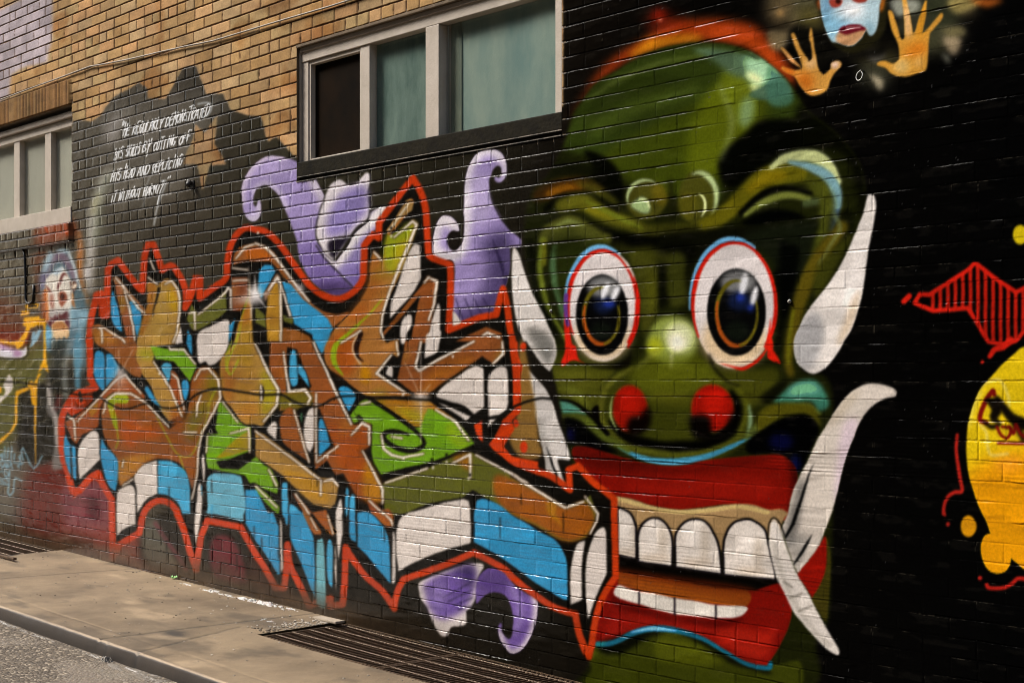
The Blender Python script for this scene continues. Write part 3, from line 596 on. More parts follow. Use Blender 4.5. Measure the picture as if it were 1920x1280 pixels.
L('6a0e0a', '@32 1690,370 1650,420 1610,500 1590,580 1640,610', 9, 1, id=62); L('6a0e0a', '@32 1690,370 1700,400', 8, 1)
L('0c0804', '@32 1650,440 1700,470 1715,520 1690,570 1730,600', [10, 22, 20, 14, 6], 2.5); L('0c0804', '@32 1720,430 1770,500 1830,570 1900,610 1980,650', [12, 16, 18, 24, 20], 2.5); L('0c0804', '@32 1620,600 1680,640 1740,620', [5, 10, 8], 2); L('0c0804', '@32 1860,620 1920,740', 12, 3)
for s in ('1720,640 1750,700 1800,720 1820,650 1760,640', '1810,640 1840,690 1860,620 1890,690 1940,720', '1730,760 1920,765'): L('6a0e0a', '@32 ' + s, 6, .8)
E('cc8a0c', 1816, 986, 14.5, 20, 0, .6, id=67); E('c8b010', 1913, 440, 14, 18, 0, .6, id=68)
# ---- big lettering
OUT = '@01 670,1280 690,1100 !730,930 !762,920 !770,1085 !805,1085 !815,740 840,700 !890,672 960,770 1030,860 !1070,900 1080,780 1090,640 !1112,555 !1155,555 1190,650 !1220,745 1290,712 1340,770 1380,850 1400,940 !1392,1030 1430,950 !1470,805 !1505,810 !1500,955 1600,880 1695,810 1710,700 1730,580 1780,480 1850,430 @11 0,440 80,460 180,550 280,690 400,850 500,930 620,962 730,910 800,820 812,700 !818,560 !880,480 !928,505 !930,390 1010,280 1100,160 !1182,55 1240,160 1275,280 1288,440 !1300,635 1350,665 !1460,705 !1462,940 !1450,1195 1560,1150 1690,1100 !1805,1080 1830,980 !1856,885 1885,1000 1905,1150 @21 5,1280 @22 40,300 40,520'
BOT = '@22 !40,520 !-40,600 !-90,700 !-120,760 0,890 180,965 300,1010 !440,1110 !430,960 !500,930 600,1040 700,1120 !770,1180 770,1280 @23 770,100 !780,480 700,600 650,730 620,850 600,980 !580,1080 540,1000 500,880 !480,760 420,745 300,700 180,620 60,530 0,480 @13 1860,420 !1640,300 1400,400 !1110,500 1060,600 !1040,720 950,590 820,470 !700,310 !675,260 665,560 !650,690 !560,700'
BOT2 = '@13 !560,700 !560,640 !400,700 350,580 260,400 !240,240 230,400 !215,565 !150,565 60,400 0,310 @03 !1880,240 !1810,110 !1560,60 !1510,180 1490,320 !1475,430 1430,290 1390,150 !1330,0 @02 1330,1270 1280,1215 1200,1190 1120,1230 @03 1075,20 !1050,150 !900,240 !850,340 !845,0 @02 !840,1180 780,1080 !740,985 680,1020 !600,1115 !548,1120 520,1010 475,860 465,700 470,560 540,430 !600,380 !720,345 !680,270 675,0'
P('0b0906', OUT + ' ' + BOT + ' ' + BOT2, .6, id=2)
# tan inner of the dotted triangle right of the letters, red lower-left fills
P('7a5a28', '@22 60,20 100,60 150,300 200,700 220,860 60,860 -20,700 40,560', 2)
for q in ((982, 650, 6, 8), (975, 690, 5, 9), (968, 793, 5, 8), (983, 838, 7, 11)): E('b8300c', *q, 0, .8)
L('c03a10', '@22 20,20 25,100 45,180 40,300 40,500', 13, .5, id=21)
for p_ in (OUT, BOT, BOT2): L('ac3009', p_, 12.5, .6, id=21)
P('b8340a', '@12 !1640,625 !1700,590 !1708,755 !1665,715', .5, 0, id=21)
P('b8340a', '@12 !1920,590 !1750,770 !1800,830 !1950,930 @22 !200,960 !200,900 !0,860 !-60,790 !20,660', .5, 0, id=21)
P('a83008', '@02 !560,410 !700,385 !700,440 !620,520 !540,560 !500,520', 1, 0)
P('a83008', '@02 !560,1120 !730,960 !780,1060 !700,1030 !600,1140 !550,1180', 1, 0)
P('3a1c10', '@02 600,420 700,430 620,510 560,480', 3, op=.6)
L('120e0a', '@02 600,380 620,460', 5, 1); L('c03a10', '@02 580,440 600,465 640,455', 4, .5)
BR, OR, GO, GR, BL, WH, OL = '80491f', '8c4412', '997434', '5f8b12', '2a82ae', 'c6bcb4', '575820'
PIECE = {}
def piece(c):
    k = 100 + len(PIECE); r_, g_, b_ = rgb(c)
    PIECE[k] = 'black_gap' if max(r_, g_, b_) < .15 else 'white_panel' if min(r_, g_, b_) > .6 else 'blue_panel' if b_ > r_ and b_ > .4 else 'green_panel' if g_ > r_ * 1.2 else 'olive_panel' if g_ > r_ * .9 else 'gold_stroke' if g_ > r_ * .62 else 'brown_stroke'
    return k
def Q(c, *ss):
    for s in ss: P(c, s, .35, 0, id=piece(c))
def QC(c, *ss):
    for s in ss: P(c, s, .35, 1, id=piece(c))
# row 1
Q('7f4526', '@01 855,800 905,812 1000,1150 1015,1280 960,1280 935,1180 890,990')
L('8a5a34', '@01 870,810 960,920 1060,1030 1095,1075', 10, .5, cv=0)
QC(BL, '@01 850,900 870,960 900,1080 !922,1210 870,1175 840,1110 832,1000', '@01 980,980 1020,985 1060,1060 1065,1130 1050,1200 !1030,1250 1000,1130 972,1020')
QC(GO, '@01 !1110,830 !1190,860 1230,815 1290,815 1335,880 1352,960 1350,1080 1335,1280 @02 1180,40 !1150,140 !1280,350 !1390,530 !1270,600 1180,470 1130,330 1050,220 !1015,130 1030,0 @01 1070,1130 1110,1000')
P('8a5418', '@01 1105,840 1175,860 1170,960 1150,1060 1060,1240 1060,1160 1110,1000', 2, op=.9)
P('b08a0c', '@01 1265,900 1310,880 1340,960 1320,1080 1290,1040 1260,980', 4, op=.9)
P('9c8038', '@01 1180,900 1240,860 1260,1000 1300,1200 1150,1280 1150,1080', 6, op=.5)
L('0c0804', '@01 1195,880 1180,960 1160,1020 1150,1090', [5, 3, 1.5], .3)
QC(OL, '@01 !1405,1110 !1440,1000 !1490,1080 !1700,900 !1705,1050 1620,1120 1480,1195 1430,1165')
Q(WH, '@01 1690,1120 1715,1150 1715,1280 1490,1280 1530,1230 1600,1160')
QC(WH, '@02 1490,-60 1600,-120 1715,-160 1720,0 1690,90 1620,165 1570,178 1545,150 1500,160 1482,80')
Q(BL, '@01 1722,1160 1768,1105 1750,1200 1722,1290', '@01 1400,1280 1412,1190 1440,1240 1440,1280', '@02 1395,0 1440,0 1445,110 1405,30')
Q('6e3a22', '@01 1740,800 1860,800 1860,960 1815,1050 1745,1050')
P('8e7a74', '@01 1750,960 1860,940 1860,1000 1750,1010', 3, op=.6)
QC(BR, '@01 1755,700 1765,620 1820,565 1920,548 @11 0,548 70,562 140,615 180,680 250,790 330,900 @11 300,940 230,830 150,720 100,680 0,680 @01 1860,680 1800,690')
P('9a4e10', '@11 0,580 60,590 130,640 100,670 0,660 @01 1850,650 1860,590', 2)
Q(BL, '@11 30,740 70,705 125,710 150,755 70,900 40,960 15,900')
Q('83604a', '@11 60,920 160,770 190,800 100,940 70,980')
QC('4d3c20', '@11 180,760 300,900 400,980 540,1080 700,1080 800,960 @11 760,1040 700,1110 600,1130 540,1110 420,1030 300,930')
QC(BR, '@11 260,820 380,950 480,1040 600,1075 700,1060 640,1130 !575,1180 520,1100 400,1020 320,930')
Q(BL, '@11 200,825 265,850 350,960 480,1060 545,1115 582,1185 515,1290 440,1290 425,1230 290,1150 240,1000')
QC(BL, '@12 435,-40 560,-60 520,60 !495,95 460,30')
Q('7e4a1c', '@11 200,1175 300,1190 400,1240 430,1290 190,1290')
Q(OL, '@11 0,1020 70,1080 80,1180 0,1140', '@11 200,1080 285,1110 275,1150 210,1130')
# gold A blade
Q('a07420', '@11 90,940 150,840 190,855 195,1280 90,1280 80,1100')
QC(GO, '@01 !1870,800 !1885,980 !1900,1280 @02 !1920,20 @12 0,0 !0,50 80,200 !185,375 160,480 100,560 !50,640 !0,620 @02 1830,610 1760,520 1680,420 1660,300 1655,150 1720,60 1760,0 @01 1790,1150 1860,980')
P('8e6e10', '@01 1800,1280 1830,1100 1870,980 1890,1280 @02 1880,200 1760,100', 4, op=.5)
P('8a4c18', '@02 1665,200 1740,130 1760,400 1740,480 1670,390', 6, op=.7)
P('8e8a10', '@12 60,200 160,340 150,460 60,560 40,400', 5, op=.7)
P('94641c', '@02 1780,300 1900,200 1900,560 1840,580', 8, op=.5)
E('0a0806', 492, 737, 4.2, 13.5, 0, .5)
L('8c9a18', '@01 1860,960 1820,1100 1790,1240 @02 1740,80 1710,160 1715,230 1740,240 1790,140', 3, .8)
L('8c9a18', '@02 1740,0 1700,120 1700,220', 2.5, .8)
# big blade right
QC('93602a', '@11 !990,475 !1070,500 !1185,365 !1218,400 1160,580 1060,830 990,960 950,1100 !938,1240 !985,1290 @12 !1075,-20 !1070,120 !1020,90 !905,240 1040,330 !1180,405 !830,410 720,330 640,260 540,190 515,60 560,-40 @11 590,1190 700,1080 800,950 850,830 862,700 !885,600 !955,665')
P('7f8e10', '@11 990,480 1180,390 1200,420 1100,660 1040,760 960,700', 4, op=.9)
P('9a8a10', '@11 1060,560 1160,520 1080,740 1020,740', 5, op=.8)
P('8a4a16', '@11 860,660 960,690 940,860 800,1080 640,1200 700,1080 820,900', 7, op=.7)
P('94420c', '@12 530,60 620,-60 740,-40 760,140 700,260 600,220', 6, op=.8)
P('a87008', '@12 800,180 850,200 860,300 790,300', 3)
L('7f9410', '@11 950,960 850,1080 740,1180 640,1270 @12 600,30 582,100 600,180 650,250', [2, 4, 6, 9, 11, 10, 3], 1)
L('1a0c06', '@12 790,-60 755,40 765,110 810,150', [9, 10, 7, 2], .5)
L('c4bca8', '@12 760,-50 728,30 735,90 790,170', 2.2, .4)
L('a8642a', '@11 1010,460 1080,360 1165,235', 11, .6, cv=0); L('14100a', '@11 1020,470 1100,410', 5, 1)
Q('8a6a3a', '@11 1000,475 985,455 1130,225 1165,215 1188,240 1175,300 1100,350')
L('cfc6b4', '@11 1005,448 1150,245', 3, .3, cv=0)
QC(WH, '@11 !1235,560 !1240,800 1170,930 1080,1030 !1010,1110 1020,990 1070,850 1110,720 1150,620 1190,555', '@11 1100,1120 1140,1080 1172,1095 1160,1180 1135,1220 1125,1290 1095,1290 1085,1200', '@11 !1370,990 1385,1050 !1380,1290 !1288,1290 1320,1130', '@11 1480,1060 1500,1068 1540,1135 !1480,1165')
Q('7c441e', '@11 1290,790 1365,825 1345,1000 1285,1290 1165,1290 1190,1150 1235,930 1110,1080 960,1240 950,1220 1100,1040 1230,880')
Q('7c441e', '@12 1125,0 1240,-40 1200,190 1225,215 1400,125 1640,0 1740,-60 1845,-20 1875,90 1790,170 1700,110 1600,180 1400,310 1290,400 1205,400 1060,290 1100,130', '@12 1640,0 1500,0 1730,-110 1850,-60 1850,20')
P('9a5a10', '@12 1300,240 1560,120 1640,140 1400,290 1280,380', 6, op=.6)
QC(WH, '@12 1290,-60 1385,-80 1380,0 1360,80 !1268,125 1275,20', '@12 980,240 1005,182 1028,200 !1028,272', '@12 1355,405 1420,325 1520,260 1600,205 1660,185 !1712,205 !1716,490 !1640,545 1560,480 1430,440', '@12 1745,290 1790,210 1850,190 1890,230 1892,480 !1830,548 !1748,562', '@12 !1365,455 1480,500 !1615,560 !1580,592 1500,540', '@12 !1750,580 !1815,568 !1748,642')
# second row left
QC(BR, '@01 690,1180 740,1150 800,1180 900,1240 @02 1010,-10 1030,60 1020,130 1065,220 !1060,272 990,250 900,165 830,90 !790,60 720,10')
P('a06a1c', '@01 720,1180 850,1240 900,1290 @02 800,10 710,10', 3, op=.6)
QC(BL, '@02 712,100 735,68 768,80 785,130 785,350 755,350 720,290 705,200', '@02 !795,95 840,100 !900,205 870,260 !797,345')
Q(GR, '@02 1130,30 1180,40 1280,60 1370,50 1480,185 1425,300 1310,150 1170,130')
P('80900e', '@02 1040,60 1150,60 1160,130 1060,130', 4, op=.5)
QC('3f8cac', '@02 !1210,190 1240,160 1290,175 1285,250 !1265,312 1225,230')
QC('88421a', '@02 1290,215 1330,250 1352,340 1375,420 !1395,530 1340,470 !1268,350 1285,260')
QC(BL, '@02 1368,300 1400,290 1422,340 !1400,442 1385,430 1368,370')
Q('88421a', '@02 490,600 560,575 720,450 745,420 880,260 940,260 1085,400 1095,440 1040,400 930,370 850,380 790,430 760,490 745,600 740,640 620,700 575,770 540,735 500,640')
Q('8a5a18', '@02 660,500 740,450 735,520 690,570')
QC('7c4419', '@02 !765,600 765,520 790,440 860,385 940,372 1040,400 1130,500 !1270,655 1395,580 1425,430 1440,290 1490,205 1545,185 1610,215 1655,300 1660,400 1630,500 1580,590 1520,700 1490,850 1480,1000 !1440,1110 1420,1040 1380,945 1300,890 1180,880 1080,920 1010,1000 !900,1085 890,990 880,880 820,790 780,700')
P('a4450c', '@02 900,640 1000,560 1060,640 1180,640 1200,700 1040,740 1000,800 940,760', 5, op=.7)
P('9a4a0c', '@02 1290,500 1400,520 1380,640 1300,640', 5, op=.7)
P('5c5812', '@02 1560,250 1620,260 1640,400 1560,560 1480,680 1420,760 1400,600 1480,480 1560,380', 6, op=.8)
P('a06a1c', '@02 900,890 1060,850 1180,850 1080,910 1000,1000 900,1070', 3, op=.9)
P('88980f', '@02 800,430 880,390 960,400 960,460 860,470 880,560 885,660 860,640 830,540', 1.5, op=.95)
for s in ('1180,560 1260,720 1330,840 1420,860 1480,780 1560,560 1580,440 1640,330', '880,640 890,740 870,800', '1560,480 1600,400', '1350,860 1370,920 1380,980'): L('8c8e18', '@02 ' + s, 2.2, .7)
QC(BL, '@02 1085,355 1110,338 1150,400 !1222,515 1180,480 1120,420')
QC(WH, '@02 !1045,320 1062,298 !1072,342', '@02 !600,1032 585,950 588,820 620,740 690,672 735,680 748,740 !750,885')
QC(BL, '@02 !765,715 800,790 870,860 890,920 885,1020 !870,1125 820,1080 775,960 755,850', '@02 !490,690 530,770 575,810 !578,1045 520,980 490,870 482,770')
L('0b0906', '@02 535,790 540,1030', 3, .3, cv=0); L('0b0906', '@02 580,800 582,1050', 3, .3, cv=0)
QC(WH, '@02 !1025,1100 1010,1010 1080,925 !1182,890 !1186,1140 1110,1175 1060,1240 !1030,1285', '@02 880,1150 920,1095 975,1075 1010,1100 1018,1200 @03 !1020,90 940,120 !880,175')
QC('3a92b8', '@02 !1190,890 1290,900 1380,960 1420,1050 !1432,1290 !1372,1290 1330,1200 1250,1150 !1190,1140')
# green row
QC(GR, '@02 1640,480 1670,455 1760,560 !1830,625 !1885,640 !1880,820 !1720,880 !1625,900 !1650,950 !1790,960 !1930,860 @12 60,920 120,960 !172,1060 !165,1140 60,1100 0,1060 @02 !1880,1060 !1840,1000 !1560,950 1548,850 1560,700 1620,640')
Q('8a7a12', '@02 1780,720 1880,660 1880,810 1720,860 1620,880')
Q('0b0906', '@02 1560,620 1600,610 1640,690 1570,700', '@02 1630,900 1780,890 1800,935 1650,930'); Q(WH, '@02 1570,680 1585,650 1600,690')
Q(GR, '@12 0,1075 100,1150 182,1240 172,1290 140,1275 0,1120')
QC('5a9ab0', '@02 1555,1060 1580,1000 1640,985 1780,1000 1822,1050 1830,1290 !1560,1290')
Q('5a9ab0', '@03 1530,0 1830,0 1830,70 1760,50 1560,-10')
Q(BL, '@02 1845,1110 1930,1110 @12 95,1290 0,1290 @02 1845,1290', '@12 0,1180 95,1290 0,1290', '@13 0,0 130,0 170,100 182,460 165,470 110,370 0,210 @03 1845,80 1845,0')
QC(WH, '@02 !1470,1290 1485,1100 1512,1075 @03 1515,0 !1470,250 1460,100', '@02 1515,900 1525,840 1540,930 1530,1060')
L('c8bfb0', '@02 1490,880 1530,1040', 0.1)
# center column
Q('7d431b', '@12 110,0 415,0 700,600 745,630 862,600 850,790 795,820 890,990 955,1110 958,1200 900,1195 765,1170 660,985 600,1000 535,890 450,960 440,900 440,500 400,335 310,150 240,40 230,380 385,350 432,430 405,485 180,520 200,400 100,200')
P('5a5512', '@12 190,400 380,370 430,430 400,490 190,510', 3, op=.9)
P('93400c', '@12 540,620 740,640 850,620 840,780 780,820 860,960 940,1110 950,1190 780,1170 680,990 620,900 560,780', 6, op=.7)
P('a8740c', '@12 840,900 950,1110 950,1190 840,1190 800,1100', 4, op=.8)
Q('0b0906', '@12 240,40 310,60 420,340 400,350 340,350 235,345', '@12 330,500 420,480 440,560 420,870 400,900 300,560', '@12 440,500 480,500 590,790 450,870')
QC('3a94bc', '@12 260,100 275,65 300,75 310,150 312,315 258,310', '@12 320,175 350,190 380,250 !405,345 330,250 !318,240')
Q('2f5a3c', '@12 332,560 342,530 352,540 350,620')
QC('7e4418', '@12 190,560 290,515 !405,905 230,780 190,690')
QC(WH, '@12 90,670 110,620 145,600 162,630 !155,740', '@12 !410,832 380,790 362,680 375,570 410,500 440,510 440,740')
QC(BL, '@12 !475,865 475,620 500,580 530,650 !562,775', '@12 625,355 680,338 740,385 752,430 !700,525 660,450')
Q('8f6c34', '@12 0,675 60,690 485,1020 575,1025 625,1080 600,1215 560,1250 430,1215 200,1000 0,860')
P('a8781c', '@12 200,960 450,1030 560,1200 420,1200 240,1020', 4, op=.8)
QC('3a94bc', '@12 200,1080 222,1058 242,1080 240,1290 200,1290', '@12 !255,1215 300,1235 330,1290 255,1290', '@12 675,1290 678,1110 692,1100 700,1140 692,1290', '@12 708,1290 710,1165 735,1145 748,1180 745,1290')
Q('7e3c1a', '@12 275,1130 330,1180 430,1290 360,1290', '@12 835,1190 880,1190 975,1290 870,1290')
# green swoosh
QC('9c6212', '@12 !880,425 !1290,435 1345,480 1480,590 !1300,640 !1200,640 1050,540 950,470')
P('8a8a10', '@12 1050,500 1250,520 1320,600 1200,620', 5, op=.7)
QC(GR, '@12 !735,520 790,452 860,440 960,500 1150,640 !1235,640 !1290,500 1360,520 1500,600 1580,680 !1642,765 1560,800 1450,850 1300,905 1100,950 !940,995 900,930 870,840 !878,620 !770,585')
Q(GR, '@12 708,555 735,515 770,600 735,612')
L('0b0906', '@12 770,555 800,585', 5, .4)
L('0b0906', '@12 850,430 960,500 1100,590 1230,700 1265,770 1180,820 1080,805 985,750 960,700 1010,672 1090,680 1150,700', [5, 7, 7, 7, 9, 9, 9, 9, 8, 4], .4)
P('8a9a10', '@12 1450,600 1600,740 1540,800 1440,720', 4, op=.5)
QC('53551a', '@12 965,1060 1300,945 1440,880 !1620,830 1700,880 1900,985 @22 0,1020 200,1130 400,1235 !460,1215 !545,1190 !590,1150 !640,1290 @23 !585,140 !555,190 440,218 330,190 180,100 0,15 @12 1780,1200 !1630,1110 !1560,1165 1300,1215 1110,1290 985,1290 962,1190')
P('86460f', '@22 -80,1000 200,1130 400,1240 540,1200 620,1290 @23 600,120 540,185 400,215 200,100 0,10 @12 1820,1200 1780,1060', 3, op=.95)
P('8a560c', '@12 1480,870 1600,840 1610,960 1560,940', 3, op=.9)
P('a87c0c', '@22 265,1200 340,1220 330,1290 @23 380,100 350,80 270,0', 2, op=.5)
Q('a06a1c', '@13 490,40 620,150 540,160')
QC(WH, '@12 605,1290 620,1220 640,1175 652,1230 650,1290')
# bottom row
QC(WH, '@13 !1070,440 1055,300 1055,180 1075,70 1130,10 @12 1220,1265 1400,1210 !1560,1180 !1600,1195 1612,1290 @13 !1615,228 1400,290 1200,370', '@13 !1030,150 1045,175 1046,500 !1020,530')
QC(BL, '@12 !1640,1290 !1660,1190 1720,1180 1840,1230 @13 1920,20 @23 100,75 220,150 330,210 390,300 415,400 !422,655 370,640 !180,525 !0,392 @13 1800,310 !1640,222')
QC(WH, '@23 !445,688 440,480 458,340 490,240 !548,210 525,420 !528,655', '@23 !575,800 555,600 555,430 570,310 610,190 650,130 690,113 !708,150 !712,460 650,590 610,700')
QC(BL, '@13 !255,0 350,0 420,150 440,260 !446,650 390,510 330,360 280,240 !255,180', '@13 !210,0 !247,0 !240,92 225,90', '@13 !705,0 !748,0 !752,225 705,180')
QC('62a0ac', '@13 !455,690 455,260 480,205 510,240 522,690')
QC('3a94bc', '@13 !575,570 540,500 530,300 545,208 575,250')
Q('8a481a', '@13 350,0 395,0 490,140 495,165 440,165 400,110', '@13 420,0 530,-20 590,150 575,178 480,80')
Q('8a481a', '@13 865,0 1000,-30 1040,30 1030,110 980,110 900,30')
QC(WH, '@13 !597,220 606,400 !604,600 588,400', '@13 600,60 610,-20 !650,-20 !652,150 !620,370 605,150')
QC(BL, '@13 !765,0 850,0 940,80 990,170 1005,280 !1010,535 930,440 840,330 !762,255')
Q(WH, '@13 180,40 195,80 205,420 188,455')
QC(WH, '@01 !1362,1165 !1372,1290 1310,1290')
# spray fades inside the letter bodies
warm = [k for k, n_ in PIECE.items() if n_ in ('gold_stroke', 'brown_stroke')]
save = IDS.copy(); CLIP[0] = gblur(np.isin(IDS, warm).astype(np.float32), .6) * (PAINT.max(-1) > .32); BS = random.Random(8)
for i in range(120):
    x_, y_ = BS.uniform(190, 1120), BS.uniform(400, 1010)
    E(BS.choice(['a8782c', '8a4210', '7d7a1c', 'b08834', '66380f', '9c5c14', '8a6a2c', 'a04a0c']), x_, y_, BS.uniform(8, 34), BS.uniform(6, 20), BS.uniform(-60, 60), BS.uniform(4, 9), BS.uniform(.25, .6))
CLIP[0] = None
for i in range(26):     # runs of paint
    x_ = BS.uniform(250, 1100); y_ = BS.uniform(880, 1040); n_ = BS.uniform(14, 46)
    L(BS.choice(['0c0a06', '0c0a06', '0c0a06', '2a82ae']), '@F %.1f,%.1f %.1f,%.1f' % (x_, y_, x_ + BS.uniform(-.6, .6), y_ + n_), [2.2, 1.6, 1.8], .4, cv=0, op=.85)
IDS[...] = save
# white highlight lines on the letters
for s in ('@01 1240,850 1290,825 1335,890 1352,960 1350,1080 1330,1200 1300,1290', '@01 870,800 930,870 970,930', '@01 940,900 975,1050 1000,1160 1015,1270', '@01 970,930 1040,1030 1090,1070', '@01 1125,660 1165,750', '@01 1115,800 1185,850', '@01 1490,1080 1700,910 1715,880 1735,890 1735,1040', '@01 1420,1070 1465,1060 1468,1190',
          '@01 1775,660 1840,575 1920,550', '@11 0,545 80,575 160,660 260,800 400,980', '@01 1750,825 1860,820', '@01 1750,730 1860,745', '@01 740,1180 765,1180 768,1290', '@01 770,1170 930,1270 @02 940,10',
          '@11 95,900 165,800 185,840 190,1280', '@11 190,860 260,1090', '@11 1040,500 1180,380 1210,405 1150,560 1060,770 1000,920 950,1100 940,1200 960,1260', '@11 890,610 940,665', '@11 1290,800 1360,830 1340,1000 1300,1120', '@11 1260,840 1300,800',
          '@12 1245,0 1200,190 1225,220 1400,120 1640,0', '@12 1850,0 1858,95 1780,170', '@12 1020,100 910,240 1120,380', '@12 1060,0 1070,100', '@11 1700,1240 1740,1215 1830,1250', '@11 640,1290 790,1200',
          '@12 210,80 250,375 370,360 415,425 390,470', '@12 430,0 560,290 720,620', '@12 720,700 800,610 855,640 850,770', '@12 800,820 955,1110 950,1210', '@12 455,390 455,900', '@12 290,515 400,905', '@12 0,670 490,1040', '@12 490,1040 490,1150', '@12 510,1045 575,1030 620,1080', '@12 460,905 620,780',
          '@12 945,700 960,800 1020,850 1100,870 1260,840', '@12 1020,710 1100,725', '@12 790,470 860,452', '@12 1350,510 1500,600 1600,740', '@12 975,1060 1290,950', '@12 1470,915 1610,845 1610,1020', '@12 1650,850 1920,990 @22 100,1060 400,1245 540,1200', '@22 550,1160 650,1290 @23 640,60 590,160',
          '@02 510,560 560,590 568,740', '@02 580,600 880,280 940,250 1060,390', '@02 780,540 800,440 870,390 980,390 1100,460 1270,640', '@02 1155,150 1275,340 1370,560', '@02 1290,240 1335,280 1385,510', '@02 1460,290 1510,210 1570,200 1640,290 1655,420 1600,540 1520,680 1490,830 1480,1000 1440,1180', '@02 1510,400 1485,470 1480,560', '@02 1270,40 1280,60 1380,60 1470,170',
          '@02 1670,450 1790,605', '@02 1730,690 1870,650 1875,830', '@02 1560,700 1550,830', '@12 100,960 160,1080', '@12 0,20 80,200 170,360 160,480 60,600', '@12 40,330 45,440', '@02 920,1080 1000,1030', '@02 1380,680 1480,680', '@13 540,20 580,160', '@13 410,40 460,130', '@13 960,0 1020,60 1030,100', '@02 920,940 930,890', '@12 300,1140 400,1290', '@12 850,1190 960,1290', '@22 20,1000 120,1060', '@12 0,1080 160,1240'):
    w = 5. if s.startswith('@12') or s.startswith('@11') else 4.
    L('3a2614', s, w + 2.4, .5, cv=0, op=.55)
    L('dcd3c7', s, [w * .6, w, w * .9, w * .7], .25, cv=0, op=1)
for x, y in ((485, 437), (735, 443), (750, 498), (757, 739), (838, 866), (813, 876), (758, 860), (879, 897), (850, 668), (300, 700), (545, 757), (615, 856)): E('d8d0c6', x, y, 2, 3, 0, .3)
for x, y in ((735, 434), (811, 867), (838, 858), (882, 896)): E('0a0806', x, y - 6, 2.4, 3.4, 0, .3)
# sprayed star bursts
E('e6e0dc', 478, 552, 11, 17, 0, 6, 1); E('f4f0ee', 479, 553, 5, 6, 0, 2.5); L('e0dcda', '@F 479,553 500,577', [4, .8], .8, cv=0); L('e0dcda', '@F 479,553 462,540', [3, .8], .8, cv=0); L('e0dcda', '@F 479,553 479,515', [4, .8], .8, cv=0); L('e0dcda', '@F 479,553 508,550', [3, .8], .8, cv=0); E('b8b0b0', 470, 562, 26, 5, 0, 4, .7); E('c8c0c0', 563, 540, 9, 7, 40, 4, .8)
E('cfc6c0', 226, 700, 9, 10, 0, 5, .9); E('b8a8a4', 224, 716, 14, 14, 0, 8, .5); E('c6b8ac', 790, 744, 16, 6, 0, 4, .9); E('b8aaa0', 790, 760, 12, 16, 0, 8, .5)
for s in ('@F 223,655 223,735', '@F 226,700 250,655', '@F 226,700 212,670', '@F 790,640 790,800 790,830', '@F 790,744 760,680', '@F 790,744 808,720', '@F 322,846 322,870', '@F 467,500 472,600 476,530'):
    L('c8bab2', s, [1.2, 2.6, 1.2], .7, cv=0, op=.75)
# over-sprayed thin black line running through everything
L('0d0b08', '@02 0,300 180,310 420,350 560,395 700,400 760,425 830,470 920,505 1000,495 1100,465 1200,490 1300,500 1400,460 1480,395 1600,355 1700,360 1920,395 @12 80,400 200,400 290,450 400,490 500,475 580,430 660,410 800,410 900,430 1000,425 1200,435 1380,445 1470,480 1560,525 1640,560 1740,575 1850,560 @22 0,500 100,455 220,425 340,434', [3, 3, 3, 4, 4, 3.5, 4.5, 5, 4.5], .6, id=None)
# ---- handwriting
region('@F 222,238 396,186 402,214 362,270 345,330 325,395 288,430 262,400 200,384 206,330 212,300', 35)
GL = {'A': '0,0 .5,1 1,0|.2,.4 .8,.4', 'B': '0,0 0,1 .8,.85 .1,.55 .9,.25 0,0', 'C': '.9,.8 .4,1 0,.5 .4,0 .9,.1', 'D': '0,0 0,1 .9,.6 .6,.05 0,0', 'E': '.9,1 0,.9 0,0 .9,.05|0,.5 .7,.5', 'F': '0,0 0,1 .9,1|0,.5 .7,.55', 'G': '.9,.9 .3,1 0,.4 .5,0 .9,.4 .5,.45',
      'H': '0,0 .1,1.2|.9,-.1 .9,1|0,.5 .9,.55', 'I': '.5,0 .5,1', 'K': '0,0 0,1|.9,1 .1,.5 .9,0', 'L': '0,1.1 0,0 .8,.05', 'M': '0,0 .1,1 .5,.4 .9,1 1,0', 'N': '0,0 .1,1 .8,0 .9,1', 'O': '.5,1 0,.5 .4,0 .9,.5 .5,1', 'P': '0,-.1 0,1 .9,.8 .1,.45', 'R': '0,0 0,1 .9,.8 .1,.5 .9,0',
      'S': '.9,.9 .2,1 .1,.6 .8,.4 .6,0 0,.1', 'T': '.4,-.1 .5,1|-.1,1 1.1,1.05', 'U': '0,1 .1,0 .7,0 .9,1', 'W': '0,1 .2,0 .5,.7 .8,0 1,1.1', 'Y': '0,1.1 .4,.5 .9,1.2|.4,.5 .3,-.3', "'": '.3,1.3 .2,1', '"': '.1,1.3 0,1|.6,1.3 .5,1', '.': '.4,.12 .5,.05', '?': '.1,.9 .5,1.3 .9,1 .3,.2 .1,-1.2', '!': '.5,1.2 .3,.1'}
HS = np.random.RandomState(4)
def write(text, x0, y0, x1, y1, h, pid=None, col='f2f6f8', w=1.7):
    n = len(text); ux = (x1 - x0) / n; sl = (y1 - y0) / (x1 - x0)
    for i, ch in enumerate(text):
        if ch == ' ': continue
        bx = x0 + i * ux; by = y0 + (bx - x0) * sl
        hh = h * (1 + HS.uniform(-.18, .28)); jy = HS.uniform(-2, 2)
        for st in GL[ch].split('|'):
            q = []
            for t in st.split():
                a, b = map(float, t.split(',')); a += HS.uniform(-.08, .08); b += HS.uniform(-.05, .05)
                q.append((bx + a * ux * .86 + b * hh * .22, by - b * hh + a * ux * sl + jy))
            q = np.array(q)
            if len(q) > 2: q = curve(q, [k % 2 == 1 and ch in 'MNWHK' for k in range(len(q))], False, 4)
            LQ('2c2a26', q + OFF + (1.2, .8), w, .5, None, .45)
            LQ(col, q + OFF, w, 0, pid, 1)
